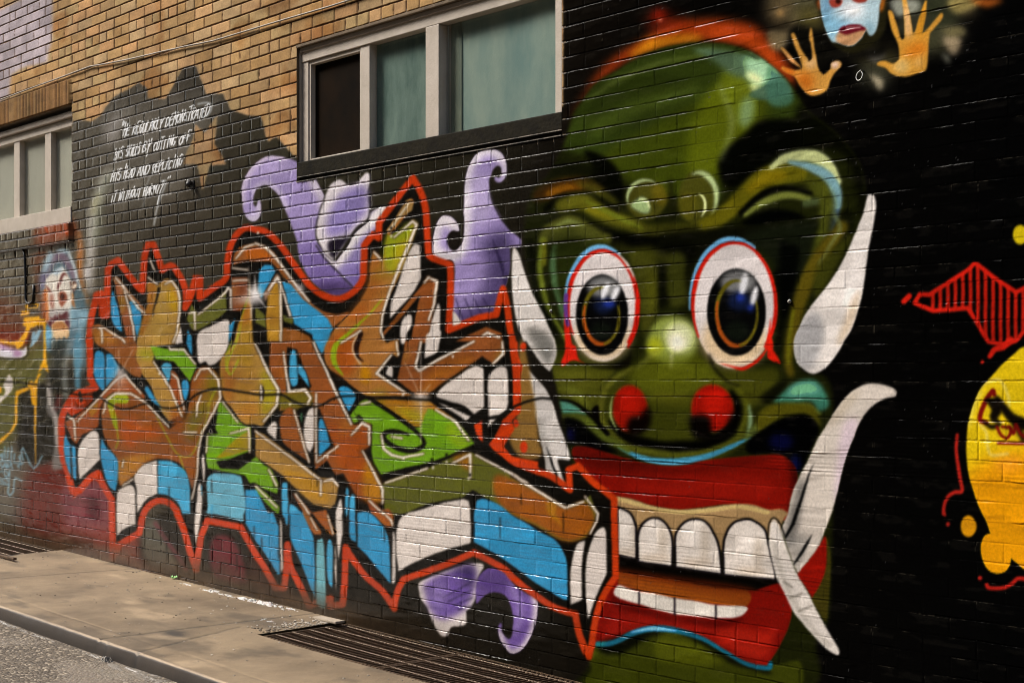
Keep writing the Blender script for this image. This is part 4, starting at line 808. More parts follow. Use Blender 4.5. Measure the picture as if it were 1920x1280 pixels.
def line(words, xa, ya, xb, yb, h):
    for t, x0, x1 in words:
        write(t, x0, ya + (x0 - xa) / (xb - xa) * (yb - ya), x1, ya + (x1 - xa) / (xb - xa) * (yb - ya), h)
line((('"HE', 225, 244), ('REGULARLY', 249, 306), ('DEMONSTRATED', 311, 393)), 226, 259, 391, 217, 19)
L('c2c8cc', '@F 372,196 388,193 397,196 396,208 388,218 380,220', 2.2, .2)
line((('HIS', 214, 231), ('SKILLS', 236, 263), ('BY', 268, 283), ('CUTTING', 288, 330), ('OFF', 336, 358)), 216, 300, 358, 266, 17)
line((('HIS', 209, 227), ('HEAD', 232, 253), ('AND', 258, 281), ('REPLACING', 286, 342)), 210, 340, 342, 311, 18)
line((('IT', 207, 219), ('WITHOUT', 223, 264), ('HARM!?', 269, 306)), 208, 379, 306, 361, 16)
write('"', 314, 345, 322, 343, 9)
for x in (307, 313, 320): E('c8ccd0', x, 365 - (x - 307) * .2, 1.6, 1.6, 0, .2)
L('c2c8cc', '@01 1130,40 1100,140 1075,280', 1.4, .2, op=.7); L('c2c8cc', '@01 1210,80 1250,90 1190,250 1160,410', 2, .3)
# ---------------------------------------------------------------- helpers
def tag(o, label=None, cat=None, group=None, kind=None):
    for k, v in (('label', label), ('category', cat), ('group', group), ('kind', kind)):
        if v: o[k] = v
    return o
def empty(name, loc=(0, 0, 0)):
    o = bpy.data.objects.new(name, None); scene.collection.objects.link(o); o.location = loc; return o
def link(name, me, parent=None, mat=None):
    o = bpy.data.objects.new(name, me); scene.collection.objects.link(o)
    if mat: me.materials.append(mat)
    if parent:
        o.parent = parent; o.location = -Vector(parent_world(parent))
    return o
def parent_world(p):
    v = Vector((0, 0, 0))
    while p: v += p.location; p = p.parent
    return v
def mat(name, col, rough=.7, **kw):
    m = bpy.data.materials.new(name); m.use_nodes = True; b = m.node_tree.nodes['Principled BSDF']
    b.inputs['Base Color'].default_value = (*col, 1); b.inputs['Roughness'].default_value = rough
    for k, v in kw.items(): b.inputs[k.replace('_', ' ')].default_value = v
    return m
def noisy(name, c1, c2, scale, rough=.8, bump=.2, bscale=None, detail=8, mid=(.35, .65), metal=0., stretch=None, bdist=.01, spec=.5):
    m = mat(name, c1, rough, Metallic=metal); t = m.node_tree; b = t.nodes['Principled BSDF']; b.inputs['Specular IOR Level'].default_value = spec
    tc = t.nodes.new('ShaderNodeTexCoord'); mp = t.nodes.new('ShaderNodeMapping'); t.links.new(tc.outputs['Object'], mp.inputs[0])
    if stretch: mp.inputs['Scale'].default_value = stretch
    n = t.nodes.new('ShaderNodeTexNoise'); n.inputs['Scale'].default_value = scale; n.inputs['Detail'].default_value = detail; n.inputs['Roughness'].default_value = .65
    t.links.new(mp.outputs[0], n.inputs[0])
    r = t.nodes.new('ShaderNodeValToRGB'); r.color_ramp.elements[0].position, r.color_ramp.elements[1].position = mid
    r.color_ramp.elements[0].color = (*c1, 1); r.color_ramp.elements[1].color = (*c2, 1)
    t.links.new(n.outputs[0], r.inputs[0]); t.links.new(r.outputs[0], b.inputs['Base Color'])
    if bump:
        n2 = t.nodes.new('ShaderNodeTexNoise'); n2.inputs['Scale'].default_value = bscale or scale * 4; n2.inputs['Detail'].default_value = 6
        t.links.new(mp.outputs[0], n2.inputs[0])
        bp = t.nodes.new('ShaderNodeBump'); bp.inputs['Strength'].default_value = bump; bp.inputs['Distance'].default_value = bdist
        t.links.new(n2.outputs[0], bp.inputs['Height']); t.links.new(bp.outputs[0], b.inputs['Normal'])
    return m
def boxes(name, lst, parent=None, m=None, bev=0.):
    bm = bmesh.new()
    for (x0, x1, y0, y1, z0, z1) in lst:
        vs_ = [bm.verts.new((x, y, z)) for x in (x0, x1) for y in (y0, y1) for z in (z0, z1)]
        for f in ((0, 1, 3, 2), (4, 6, 7, 5), (0, 4, 5, 1), (2, 3, 7, 6), (0, 2, 6, 4), (1, 5, 7, 3)): bm.faces.new([vs_[i] for i in f])
    bmesh.ops.recalc_face_normals(bm, faces=bm.faces)
    if bev: bmesh.ops.bevel(bm, geom=bm.edges[:], offset=bev, segments=2, affect='EDGES', profile=.6)
    me = bpy.data.meshes.new(name); bm.to_mesh(me); bm.free()
    return link(name, me, parent, m)
def tube(name, p, r, parent=None, m=None, n=8, closed=False):
    bm = bmesh.new(); P_ = [Vector(q) for q in p]; rings = []
    for i, q in enumerate(P_):
        if closed: d = P_[(i + 1) % len(P_)] - P_[i - 1]
        else: d = P_[min(i + 1, len(P_) - 1)] - P_[max(i - 1, 0)]
        d.normalize(); a = d.cross(Vector((0, 1, 0)));
        if a.length < .1: a = d.cross(Vector((1, 0, 0)))
        a.normalize(); b = d.cross(a); rr = r[i] if isinstance(r, (list, tuple)) else r
        rings.append([bm.verts.new(q + (a * math.cos(t) + b * math.sin(t)) * rr) for t in [2 * math.pi * k / n for k in range(n)]])
    for i in range(len(rings) - (0 if closed else 1)):
        A_, B_ = rings[i], rings[(i + 1) % len(rings)]
        for k in range(n): bm.faces.new((A_[k], A_[(k + 1) % n], B_[(k + 1) % n], B_[k]))
    if not closed: bm.faces.new(rings[0][::-1]); bm.faces.new(rings[-1])
    bmesh.ops.recalc_face_normals(bm, faces=bm.faces)
    for f in bm.faces: f.smooth = True
    me = bpy.data.meshes.new(name); bm.to_mesh(me); bm.free()
    return link(name, me, parent, m)
NR = np.random.RandomState(11)
_lat = NR.rand(256, 256).astype(np.float32)
def vnoise(a, b, off=0):
    a = a + off * 17.3; b = b + off * 9.1
    i = np.floor(a).astype(int); j = np.floor(b).astype(int); fa = a - i; fb = b - j
    fa = fa * fa * (3 - 2 * fa); fb = fb * fb * (3 - 2 * fb)
    g = lambda x, y: _lat[x & 255, y & 255]
    return (g(i, j) * (1 - fa) + g(i + 1, j) * fa) * (1 - fb) + (g(i, j + 1) * (1 - fa) + g(i + 1, j + 1) * fa) * fb
def fbm(a, b, o=4, off=0):
    s = 0; w_ = .5; t = 0
    for k in range(o): s = s + w_ * vnoise(a * 2 ** k, b * 2 ** k, off + k); t += w_; w_ *= .55
    return s / t
def hsh(*k):
    h = np.zeros_like(np.asarray(k[0], dtype=np.int64)) + 7
    for i, q in enumerate(k): h = (h * 73856093) ^ (np.asarray(q, dtype=np.int64) * (19349663 + 83492791 * i))
    h = (h ^ (h >> 13)) * 1274126177; h = h ^ (h >> 16)
    return (h & 0xffff) / 65535.
def sstep(a, b, x): t = np.clip((x - a) / (b - a), 0, 1); return t * t * (3 - 2 * t)
def lin(c): return np.where(c <= .04045, c / 12.92, ((c + .055) / 1.055) ** 2.4)
# ---------------------------------------------------------------- openings (x0, x1, z0, z1) read off the photo
XL, XR = W(557.5, 90)[0], W(1055, 90)[0]
ZT, ZB = W(557.5, 86)[1], W(1052, 255)[1]
MAIN = (XL, XR, ZB, ZT)
X2R = W(135.5, 200)[0]
LEFT = (-12.6, X2R, W(135, 417)[1], W(135, 196)[1])
SOLD = (-12.75, W(134.5, 150)[0], LEFT[3] , W(134, 148)[1])
SILL = (-12.75, W(138, 430)[0], LEFT[2] - .135, LEFT[2])
CO = .0675
def relief(X, Z):
    """outward height of the brickwork (m), brick hash, joint mask"""
    Zr = Z - CAMZ
    zj = Zr + .0016 * (vnoise(X * 1.7, Zr * 0 + 3) - .5) * 2
    s = zj / CO + .3; c = np.floor(s).astype(int); v = s - c
    hdr = (c % 6) == 3
    Lb = np.where(hdr, .1028, .2056)
    xs = X + (c % 2) * .1028 + (hsh(c, c * 0 + 5) - .5) * .02
    b = np.floor(xs / Lb).astype(int); fx = xs / Lb - b
    hb = hsh(b, c, hdr.astype(int)); hb2 = hsh(b + 91, c + 17)
    jx = (.0062 + .002 * hb2) * .5
    tz = np.maximum(sstep(2.2, 2.6, Z) * sstep(-4.3, -4.6, X), sstep(1.75, 2.1, Z) * sstep(-5.2, -5.8, X))      # bare brick keeps its raked joints
    dz = np.minimum(v, 1 - v) * CO - (.0019 + .0017 * tz); dx = np.minimum(fx, 1 - fx) * Lb - jx
    wob = (fbm(X * 60, Zr * 60, 2) - .5) * .0036 + (fbm(X * 9, Zr * 9 + c * 3.3, 2, 8) - .5) * .003
    lowz = sstep(.42, .25, Z)
    d = np.minimum(dz, dx + .0026 - .0029 * np.maximum(tz, lowz * .8)) + wob
    dzw = dz + wob
    top = sstep(-.0012, .0026, d)
    fill = .35 + .65 * sstep(.3, .6, fbm(X * 3.1, Zr * 11, 3, 61)); fill = fill * (1 - tz) + tz; rt = sstep(-4.4, -3.3, X); fill = fill * (1 - rt * (.45 + .55 * sstep(.62, .4, fbm(X * 5.3, Zr * 15, 3, 67))))
    h = top * (.0042 + .0006 * tz) * fill
    tilt = (hb - .5) * .0016 + (v - .5) * (hb2 - .5) * .0016 + (fx - .5) * (hb - .5) * .002
    h = h + top * tilt
    h = h + (fbm(X * 22, Zr * 30, 3, 5) - .5) * .0016 * top
    # sagging thick paint: wavy ridges in a few bands
    for (zc, hw, amp) in ((-.27, .10, .0022), (-.80, .12, .0013)):
        m_ = np.exp(-((Zr - zc) / hw) ** 4)
        ph = Zr / .0145 + 1.6 * fbm(X * 3, Zr * 9, 3, 9)
        g = np.abs(ph - np.floor(ph) - .5) * 2
        h = h + m_ * amp * (1 - sstep(0, .5, g)) * sstep(.35, .6, fbm(X * 5, Zr * 14, 2, 21))
    # soldier course over the left window
    S = (X < SOLD[1]) & (Z < SOLD[3]) & (Z > SOLD[2])
    fs = X / .0535; bs = np.floor(fs).astype(int); es = np.minimum(fs - bs, 1 - fs + bs) * .0535 - .003
    ez = np.minimum(Z - SOLD[2], SOLD[3] - Z) - .003
    ts = sstep(-.001, .003, np.minimum(es, ez))
    h = np.where(S, .012 + ts * .006 + (hsh(bs, bs * 0 + 3) - .5) * .003, h)
    hb = np.where(S, hsh(bs, bs * 0 + 77), hb); top = np.where(S, ts, top)
    # projecting brick sill
    S = (X < SILL[1]) & (Z < SILL[3]) & (Z > SILL[2])
    h = np.where(S, h + .028, h)
    return h, hb, hb2, top, c, dzw, v
PARTS = {1: ('painted_green_mask', None), 10: ('painted_eye', 1), 11: ('painted_eye', 1), 12: ('painted_upper_teeth', 1), 13: ('painted_lower_teeth', 1), 14: ('painted_lip', 1), 15: ('painted_nostril', 1),
         16: ('painted_tusk', 1), 17: ('painted_tusk', 1), 18: ('painted_tusk', 1), 19: ('painted_tusk', 1),
         2: ('painted_lettering', None), 20: ('letter_body', 2), 21: ('red_outline', 2), 22: ('blue_panel', 2), 23: ('white_panel', 2), 24: ('green_panel', 2),
         31: ('painted_bearded_figure', None), 32: ('painted_yellow_stencil', None), 33: ('painted_white_crescent', None), 34: ('painted_blue_tag', None), 35: ('painted_quotation', None),
         41: ('painted_purple_curl', None), 42: ('painted_purple_curl', None), 43: ('painted_purple_curl', None), 44: ('painted_purple_curl', None),
         50: ('painted_clown', None), 51: ('clown_face', 50), 52: ('clown_hand', 50), 53: ('clown_hand', 50),
         9: ('painted_nostril', 1), 8: ('painted_tusk', 1), 36: ('painted_yellow_block', None), 37: ('painted_yellow_block', None), 45: ('painted_purple_curl', None), 46: ('painted_purple_curl', None), 47: ('painted_purple_curl', None), 63: ('painted_red_stroke', None), 64: ('painted_red_stroke', None), 65: ('painted_red_stroke', None), 66: ('painted_red_stroke', None), 67: ('painted_yellow_dot', None), 68: ('painted_yellow_dot', None),
         61: ('painted_red_wing', None), 62: ('painted_yellow_head', None)}
for _k, _n in PIECE.items(): PARTS[_k] = (_n, 2)
LABELS = {1: 'painted green bald demon head with bulging eyes and tusks', 10: 'left painted eye, smaller', 11: 'right painted eye, larger', 16: 'painted tusk rising beside the right eye', 17: 'large painted tusk curving up to the right', 18: 'painted tusk crossing the corner of the teeth', 19: 'painted tusk beside the smaller eye', 8: 'painted tusk left of the mouth',
          2: 'orange, blue and white graffiti lettering with red outline', 41: 'lilac curl left of the window sill', 42: 'white and lilac splash between the curls', 43: 'tall lilac curl right of the lettering', 44: 'purple curl under the lettering', 31: 'small bearded figure in a hood', 52: 'left orange hand', 53: 'right orange hand', 35: 'white handwritten quotation'}
# ---------------------------------------------------------------- grid
STEP = float(globals().get('WSTEP', 1.5))
pc = np.concatenate([np.arange(-520, -36, 12), np.arange(-36, 198, STEP), np.arange(198, 408, .85), np.arange(408, 1956, STEP), np.arange(1956, 2640, 12), np.arange(2640, 6000, 60), np.arange(6000, 30000, 1000)])
pc = pc[:len(pc) // 4 * 4 + 1] if len(pc) % 4 else pc[:-3]
fr = np.array([0, .028, .05, .07, .095, .13, .18, .24, .3, .37, .44, .51, .58, .65, .72, .79, .85, .9, .935, .965]) 
c0, c1 = -21, 45
zr = np.concatenate([(k - .3 + fr) * CO for k in range(c0, c1)] + [np.array([(c1 - .3) * CO])]) + CAMZ
Xc = DW * (VX * (pc - 960) / FL - FL) / (pc - 960 + VX)
# snap the nearest grid lines to the opening edges
for e in (MAIN[0], MAIN[1], X2R, SILL[1]):
    Xc[np.argmin(abs(Xc - e))] = e
for e in (MAIN[2], MAIN[3], LEFT[2], LEFT[3], SOLD[3], SILL[2]): zr[np.argmin(abs(zr - e))] = e
nx, nz = len(Xc), len(zr)
GX, GZz = np.meshgrid(Xc, zr)
H, hb, hb2, top, crs, dzw, vv = relief(GX, GZz)
PXX, PYY = PX(GX, GZz)
def samp(img, x, y):
    x = np.clip(x + CX0 - .5, 0, CW - 1.01); y = np.clip(y + CY0 - .5, 0, CH - 1.01)
    i = x.astype(int); j = y.astype(int); fx = x - i; fy = y - j
    if img.ndim == 3: fx = fx[..., None]; fy = fy[..., None]
    return (img[j, i] * (1 - fx) + img[j, i + 1] * fx) * (1 - fy) + (img[j + 1, i] * (1 - fx) + img[j + 1, i + 1] * fx) * fy
wx = (fbm(GX * 30, GZz * 30, 2, 2) - .5) * .9; wy = (fbm(GX * 30, GZz * 30, 2, 6) - .5) * .9
col = samp(PAINT, PXX + wx, PYY + wy - (top < .5) * 1.)
tan = samp(TAN, PXX + wx * 2, PYY + wy * 2)
lav = samp(LAV, PXX + wx * 2, PYY + wy * 2)
tan = np.where((PYY < -130) & (GX < XR), 1, tan)
soldm = (GX < SOLD[1]) & (GZz <= SOLD[3]) & (GZz >= SOLD[2])
tan = np.where(soldm, 1, tan)
tan = np.where(GX < W(-110, 600)[0], (GZz > CAMZ + 1.0) * 1., tan)
# bare brick colours
pal = np.array([(.70, .545, .355), (.67, .515, .33), (.72, .555, .38), (.64, .485, .30), (.70, .565, .40), (.62, .485, .325), (.71, .53, .35), (.64, .52, .35)])
bi = (hb * 7.99).astype(int); bc = pal[bi] * (.9 + .14 * hb2)[..., None]
st = fbm(GX * 9, GZz * 14, 4, 3)[..., None]
bc = bc * (.82 + .36 * st) * np.array([.955, .985, 1.0])
bc = bc * (1 - samp(STAR, PXX, PYY)[..., None] * np.array([.13, .13, .12]))
dk = sstep(.56, .74, fbm(GX * 2.2 + 3, GZz * 3.1, 4, 13))[..., None]
bc = bc * (1 - dk * .3 * np.array([.5, .8, 1.2]))
bc = np.where(soldm[..., None], bc * np.array([.74, .68, .58]), bc)
lv = np.array([.63, .585, .60]) * (.86 + .22 * hb[..., None]) * (.85 + .3 * st)
bc = bc * (1 - lav[..., None]) + lv * lav[..., None]
mort = np.array([.32, .225, .14]) * (.7 + .6 * st)
jm = sstep(.25, .8, top)[..., None]
bc = bc * jm + mort * (1 - jm)
# paint film: brick-to-brick tone, joint shade and dirt, arris wear and glints painted in
pv = .93 + .12 * hb + .08 * (st[..., 0] - .5)
pc3 = col * pv[..., None]
lum = col.mean(-1)
leftness = sstep(1250, 500, PXX)
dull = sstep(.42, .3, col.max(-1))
joint_shade_dirt = (1 - sstep(.1, .9, top)) * (.05 + dull * (.15 + .4 * np.maximum(sstep(1.7, 2.0, GZz), sstep(.5, .3, GZz)) * sstep(-5.2, -7.0, GX)))
pc3 = pc3 * (1 - joint_shade_dirt[..., None])
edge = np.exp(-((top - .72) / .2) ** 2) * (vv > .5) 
wear_glint = sstep(.50, .68, fbm(GX * 14, GZz * 40, 3, 31)) * edge * sstep(.25, .05, lum)
pc3 = pc3 + (np.array([.36, .33, .27]) - pc3) * (wear_glint * .45)[..., None]
spk = (vnoise(GX * 130, GZz * 130, 40) > .975) & (fbm(GX * 6, GZz * 6, 2, 44) > .55) & (lum < .3)
pc3 = np.where(spk[..., None], pc3 * .4 + .16, pc3)
# splash dirt near the foot of the wall
hg = GZz - (CAMZ - 1.22 - .0205 * (GX + 9.3))
ft = sstep(.2, .02, hg + .12 * (fbm(GX * 4, GZz * 4, 3, 50) - .5)) * sstep(-4.6, -6.6, GX)
pc3 = pc3 + (np.array([.26, .2, .14]) * (.7 + .6 * st) - pc3) * (ft * .8)[..., None]
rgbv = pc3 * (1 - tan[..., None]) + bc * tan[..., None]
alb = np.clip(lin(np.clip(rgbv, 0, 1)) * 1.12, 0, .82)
rough = np.where(tan > .5, .85, np.clip(.13 + .14 * st[..., 0], .14, .4))
# gloss: aerosol colours are shiny, the flat black coat and bare brick are not
gloss = np.clip(.05 + .28 * sstep(.10, .34, lum), 0, 1); gloss = np.where(PXX < 1150, np.maximum(gloss, .16 * sstep(1150, 900, PXX)), gloss); gloss = gloss * (1 - .78 * sstep(1000, 1120, PXX)); gloss = np.where(tan > .5, .08, gloss).astype(np.float32)
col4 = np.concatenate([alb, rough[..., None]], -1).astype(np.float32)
# ---------------------------------------------------------------- painted brick material
pm = bpy.data.materials.new('painted_brickwork'); pm.use_nodes = True; t = pm.node_tree; b = t.nodes['Principled BSDF']
at = t.nodes.new('ShaderNodeAttribute'); at.attribute_name = 'paint'
tc = t.nodes.new('ShaderNodeTexCoord')
n1 = t.nodes.new('ShaderNodeTexNoise'); n1.inputs['Scale'].default_value = 420; n1.inputs['Detail'].default_value = 5
n2 = t.nodes.new('ShaderNodeTexNoise'); n2.inputs['Scale'].default_value = 95; n2.inputs['Detail'].default_value = 6
for n in (n1, n2): t.links.new(tc.outputs['Object'], n.inputs[0])
mx = t.nodes.new('ShaderNodeMix'); mx.data_type = 'RGBA'; mx.blend_type = 'MULTIPLY'; mx.inputs[0].default_value = 1
mr = t.nodes.new('ShaderNodeMapRange'); mr.inputs['From Min'].default_value = .3; mr.inputs['From Max'].default_value = .7; mr.inputs['To Min'].default_value = .84; mr.inputs['To Max'].default_value = 1.1
t.links.new(n2.outputs[0], mr.inputs[0]); t.links.new(at.outputs['Color'], mx.inputs[6]); t.links.new(mr.outputs[0], mx.inputs[7]); t.links.new(mx.outputs[2], b.inputs['Base Color'])
t.links.new(at.outputs['Alpha'], b.inputs['Roughness'])
bp = t.nodes.new('ShaderNodeBump'); bp.inputs['Strength'].default_value = .15; bp.inputs['Distance'].default_value = .0012
t.links.new(n1.outputs[0], bp.inputs['Height']); t.links.new(bp.outputs[0], b.inputs['Normal'])
ga = t.nodes.new('ShaderNodeAttribute'); ga.attribute_name = 'gloss'; t.links.new(ga.outputs['Fac'], b.inputs['Specular IOR Level'])
# ---------------------------------------------------------------- cells -> part meshes
building = tag(empty('brick_building', (-7, 0, .1)), 'tan brick building whose alley wall is covered by a graffiti mural', 'building')
XM = (Xc[1:] + Xc[:-1]) / 2; ZM = (zr[1:] + zr[:-1]) / 2
MX, MZ = np.meshgrid(XM, ZM); mpx, mpy = PX(MX, MZ)
ids = IDS[np.clip((mpy + CY0).astype(int), 0, CH - 1), np.clip((mpx + CX0).astype(int), 0, CW - 1)]
ids = np.where((mpy < -CY0) | (mpx > CW - CX0 - 1) | (mpx < -CX0), 0, ids)
def inside(r): return (MX > r[0]) & (MX < r[1]) & (MZ > r[2]) & (MZ < r[3])
hole = inside(MAIN) | inside(LEFT)
ids = np.where(tan[:-1, :-1] > .5, 0, ids)
fine = (mpx > -44) & (mpx < 1964) & (mpy > -44) & (mpy < 1324)
bx_, bz_ = (nx - 1) // 4, (nz - 1) // 4
fb = fine[:bz_ * 4, :bx_ * 4].reshape(bz_, 4, bx_, 4).any((1, 3)); hbk = hole[:bz_ * 4, :bx_ * 4].reshape(bz_, 4, bx_, 4).any((1, 3)) & ~hole[:bz_ * 4, :bx_ * 4].reshape(bz_, 4, bx_, 4).all((1, 3))
fb |= hbk
fineM = np.repeat(np.repeat(fb, 4, 0), 4, 1)
J, I = np.nonzero(fineM & ~hole[:bz_ * 4, :bx_ * 4])
fq = np.stack([J * nx + I, J * nx + I + 1, (J + 1) * nx + I + 1, (J + 1) * nx + I], 1); fid = ids[J, I]
Jc, Ic = np.nonzero(~fb & ~hole[:bz_ * 4:4, :bx_ * 4:4]); Jc = Jc * 4; Ic = Ic * 4
cq = np.stack([Jc * nx + Ic, Jc * nx + Ic + 4, (Jc + 4) * nx + Ic + 4, (Jc + 4) * nx + Ic], 1); cid = ids[Jc, Ic]
quads = np.concatenate([fq, cq]); qid = np.concatenate([fid, cid])
VV = np.stack([GX, -H, GZz], -1).reshape(-1, 3).astype(np.float32); C4 = col4.reshape(-1, 4); GL_ = gloss.ravel()
def submesh(name, sel):
    q = quads[sel]; u, inv = np.unique(q, return_inverse=True)
    me = bpy.data.meshes.new(name); me.vertices.add(len(u)); me.vertices.foreach_set('co', VV[u].ravel())
    me.loops.add(q.size); me.loops.foreach_set('vertex_index', inv.astype(np.int32).ravel())
    me.polygons.add(len(q)); me.polygons.foreach_set('loop_start', np.arange(0, q.size, 4, dtype=np.int32)); me.polygons.foreach_set('loop_total', np.full(len(q), 4, np.int32))
    me.update(calc_edges=True)
    a = me.color_attributes.new('paint', 'FLOAT_COLOR', 'POINT'); a.data.foreach_set('color', C4[u].ravel())
    a = me.attributes.new('gloss', 'FLOAT', 'POINT'); a.data.foreach_set('value', GL_[u])
    return me
made = {}
known = [k for k in np.unique(qid) if k in PARTS]
sel0 = ~np.isin(qid, known)
link('brick_wall', submesh('brick_wall', sel0), building, pm)
for k in sorted(known, key=lambda k: PARTS[k][1] is not None):
    nm, par = PARTS[k]; s_ = qid == k
    if s_.sum() < 40: continue
    if par is not None and par not in made: par = None
    o = link(nm, submesh(nm, s_), made[par] if par else building, pm); made[k] = o
    if k in LABELS: o['label'] = LABELS[k]
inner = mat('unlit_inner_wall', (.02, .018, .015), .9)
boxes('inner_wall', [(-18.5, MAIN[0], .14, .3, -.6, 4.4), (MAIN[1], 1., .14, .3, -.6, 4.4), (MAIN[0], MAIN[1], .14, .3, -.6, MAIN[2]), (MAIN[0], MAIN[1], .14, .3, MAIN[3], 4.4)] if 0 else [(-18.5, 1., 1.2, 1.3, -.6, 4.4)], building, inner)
# ---------------------------------------------------------------- reveals of the openings
revm = noisy('brick_reveal_stone', (.16, .11, .06), (.08, .055, .03), 12, .9)
blk = noisy('black_painted_metal', (.007, .006, .004), (.018, .015, .008), 14, .6, .2, 60, spec=.04)
def reveal(nm, r, d):
    x0, x1, z0, z1 = r; t_ = .02
    return boxes(nm, [(x0 - t_, x0 - .001, -.001, d, z0 - t_, z1 + t_), (x1 + .001, x1 + t_, -.001, d, z0 - t_, z1 + t_), (x0 - .001, x1 + .001, -.001, d, z1 + .001, z1 + t_), (x0 - .001, x1 + .001, -.001, d, z0 - t_, z0 - .001)], building, revm)
reveal('window_reveal', MAIN, .16); reveal('window_reveal', LEFT, .16)
frm = noisy('cream_window_paint', (.50, .435, .36), (.38, .32, .25), 9, .5, .15, 80, mid=(.3, .75))
frm2 = noisy('weathered_cream_paint', (.36, .30, .24), (.27, .22, .17), 9, .6, .2, 80, mid=(.3, .75))
def glass(nm, tint, gl):
    m = bpy.data.materials.new(nm); m.use_nodes = True; t = m.node_tree; t.nodes.clear()
    o = t.nodes.new('ShaderNodeOutputMaterial'); mix = t.nodes.new('ShaderNodeMixShader'); tr = t.nodes.new('ShaderNodeBsdfTransparent'); g = t.nodes.new('ShaderNodeBsdfGlossy')
    tr.inputs[0].default_value = (*tint, 1); g.inputs['Roughness'].default_value = .06; g.inputs[0].default_value = (.9, .95, .95, 1)
    lw = t.nodes.new('ShaderNodeLayerWeight'); lw.inputs[0].default_value = .5; pw = t.nodes.new('ShaderNodeMath'); pw.operation = 'POWER'; pw.inputs[1].default_value = 3.5; t.links.new(lw.outputs['Facing'], pw.inputs[0]); fz = t.nodes.new('ShaderNodeMath'); fz.operation = 'MULTIPLY_ADD'; fz.inputs[1].default_value = .5; fz.inputs[2].default_value = .03; t.links.new(pw.outputs[0], fz.inputs[0])
    t.links.new(fz.outputs[0], mix.inputs[0]); t.links.new(tr.outputs[0], mix.inputs[1]); t.links.new(g.outputs[0], mix.inputs[2]); t.links.new(mix.outputs[0], o.inputs[0])
    return m
gm = glass('window_glass', (.92, .93, .92), 1.33)
# main window: frame plane 3 cm behind the brick face
FO = .03
win = empty('window', ((MAIN[0] + MAIN[1]) / 2, 0, MAIN[2])); win.parent = building; win.location = win.location - building.location
win['label'] = 'long three pane window under the tan brickwork, cream frame and black sill'
def wx_(px): return W(px, 300, FO)[0]
ztop = W(566, 97, FO)[1]; gtop = W(694, 83, FO)[1]; gbot = W(694, 281, FO)[1]
sb1 = W(800, 287, -.02)[1]; 
print('MAIN', MAIN, 'ztop', ztop, 'gtop', gtop, 'gbot', gbot, 'sb1', sb1)
xa, xb = MAIN[0] + .001, MAIN[1] - .001
g1, g2, g3, g4, g5, g6 = wx_(582), wx_(677), wx_(694), wx_(801.5), wx_(826), wx_(1043)
fl = [(xa + .012, xb - .004, FO - .012, FO + .05, gtop, ztop), (xa + .012, g1 - .012, FO - .006, FO + .05, gbot, gtop - .001), (g2, g3, FO - .004, FO + .05, gbot, gtop - .001), (g4, g5, FO - .012, FO + .05, gbot, gtop - .001), (g6, xb - .02, FO - .006, FO + .05, gbot, gtop - .001)]
boxes('window_frame', fl, win, frm, .003)
boxes('edge_trim', [(xa, xa + .011, FO - .02, FO + .03, sb1, ztop + .004), (xb - .018, xb, FO - .024, FO + .03, sb1, ztop), (xa + .012, xb - .019, FO - .022, FO - .013, ztop - .012, ztop + .01)], win, frm2, .002)
boxes('head_flashing', [(xa, xb, -.012, .06, ztop + .011, MAIN[3] - .001)], win, revm, .003)
boxes('pane_bead', [(g1 - .011, g1 + .004, FO + .0, FO + .04, gbot, gtop - .002), (g1 + .005, g2 - .001, FO + .0, FO + .04, gbot, gbot + .012), (g1 + .005, g2 - .001, FO, FO + .04, gtop - .022, gtop - .002), (g2 - .01, g2 - .001, FO, FO + .04, gbot + .013, gtop - .023)], win, frm, .002)
for (a, b_) in ((g3, g4), (g5, g6)):
    pn = boxes('window_pane', [(a - .01, b_ + .01, FO + .035, FO + .041, gbot - .005, gtop + .005)], win, gm)
scr = noisy('dark_insect_screen', (.012, .006, .002), (.004, .0025, .001), 6, .8, .4, 900, spec=.03)
boxes('insect_screen', [(g1, g2, FO + .03, FO + .034, gbot, gtop)], win, scr)
boxes('window_sill', [(xa, xb + .0, -.004, FO + .06, sb1, gbot - .002)], win, blk, .005)
boxes('sill_apron', [(xa, xb, .012, .03, MAIN[2] + .001, sb1 - .001)], win, blk, .002)
edge = noisy('worn_paint_edge', (.26, .22, .17), (.05, .045, .035), 18, .6, .3, 90, mid=(.35, .6))
boxes('sill_edge', [(xa, xb, -.0065, .0, sb1 - .0035, sb1 + .0005)], win, edge)
boxes('sill_edge', [(xa, xb, -.009, .0, MAIN[2] - .001, MAIN[2] + .003)], win, edge)
# things standing behind the panes
def curtain(nm, c1, c2, x0, x1, y, z0, z1, amp=0., n=6, stretch=(2.2, 1, .8)):
    bm = bmesh.new(); rows = []
    for i in range(n + 1):
        x = x0 + (x1 - x0) * i / n; yy = y + amp * math.sin(i * .9) + amp * .6 * math.sin(i * 2.3 + 1)
        rows.append((bm.verts.new((x, yy, z0)), bm.verts.new((x, yy, z1))))
    for i in range(n): bm.faces.new((rows[i][0], rows[i + 1][0], rows[i + 1][1], rows[i][1]))
    me = bpy.data.meshes.new(nm); bm.to_mesh(me); bm.free()
    return link(nm, me, win, noisy(nm + '_cloth', c1, c2, 2.6, .8, .1, 60, stretch=stretch, mid=(.33, .67), detail=6))
curtain('curtain', (.06, .125, .105), (.22, .31, .26), g3 - .05, g4 + .08, FO + .0455, gbot - .05, gtop + .05)
curtain('curtain', (.33, .41, .34), (.18, .29, .27), W(875, 300, .14)[0], g6 + .15, FO + .048, gbot - .05, gtop + .05, .003)
curtain('curtain', (.12, .16, .13), (.24, .26, .18), W(854, 300, .12)[0], W(879, 300, .12)[0], FO + .0445, gbot - .05, gtop + .05, .001)
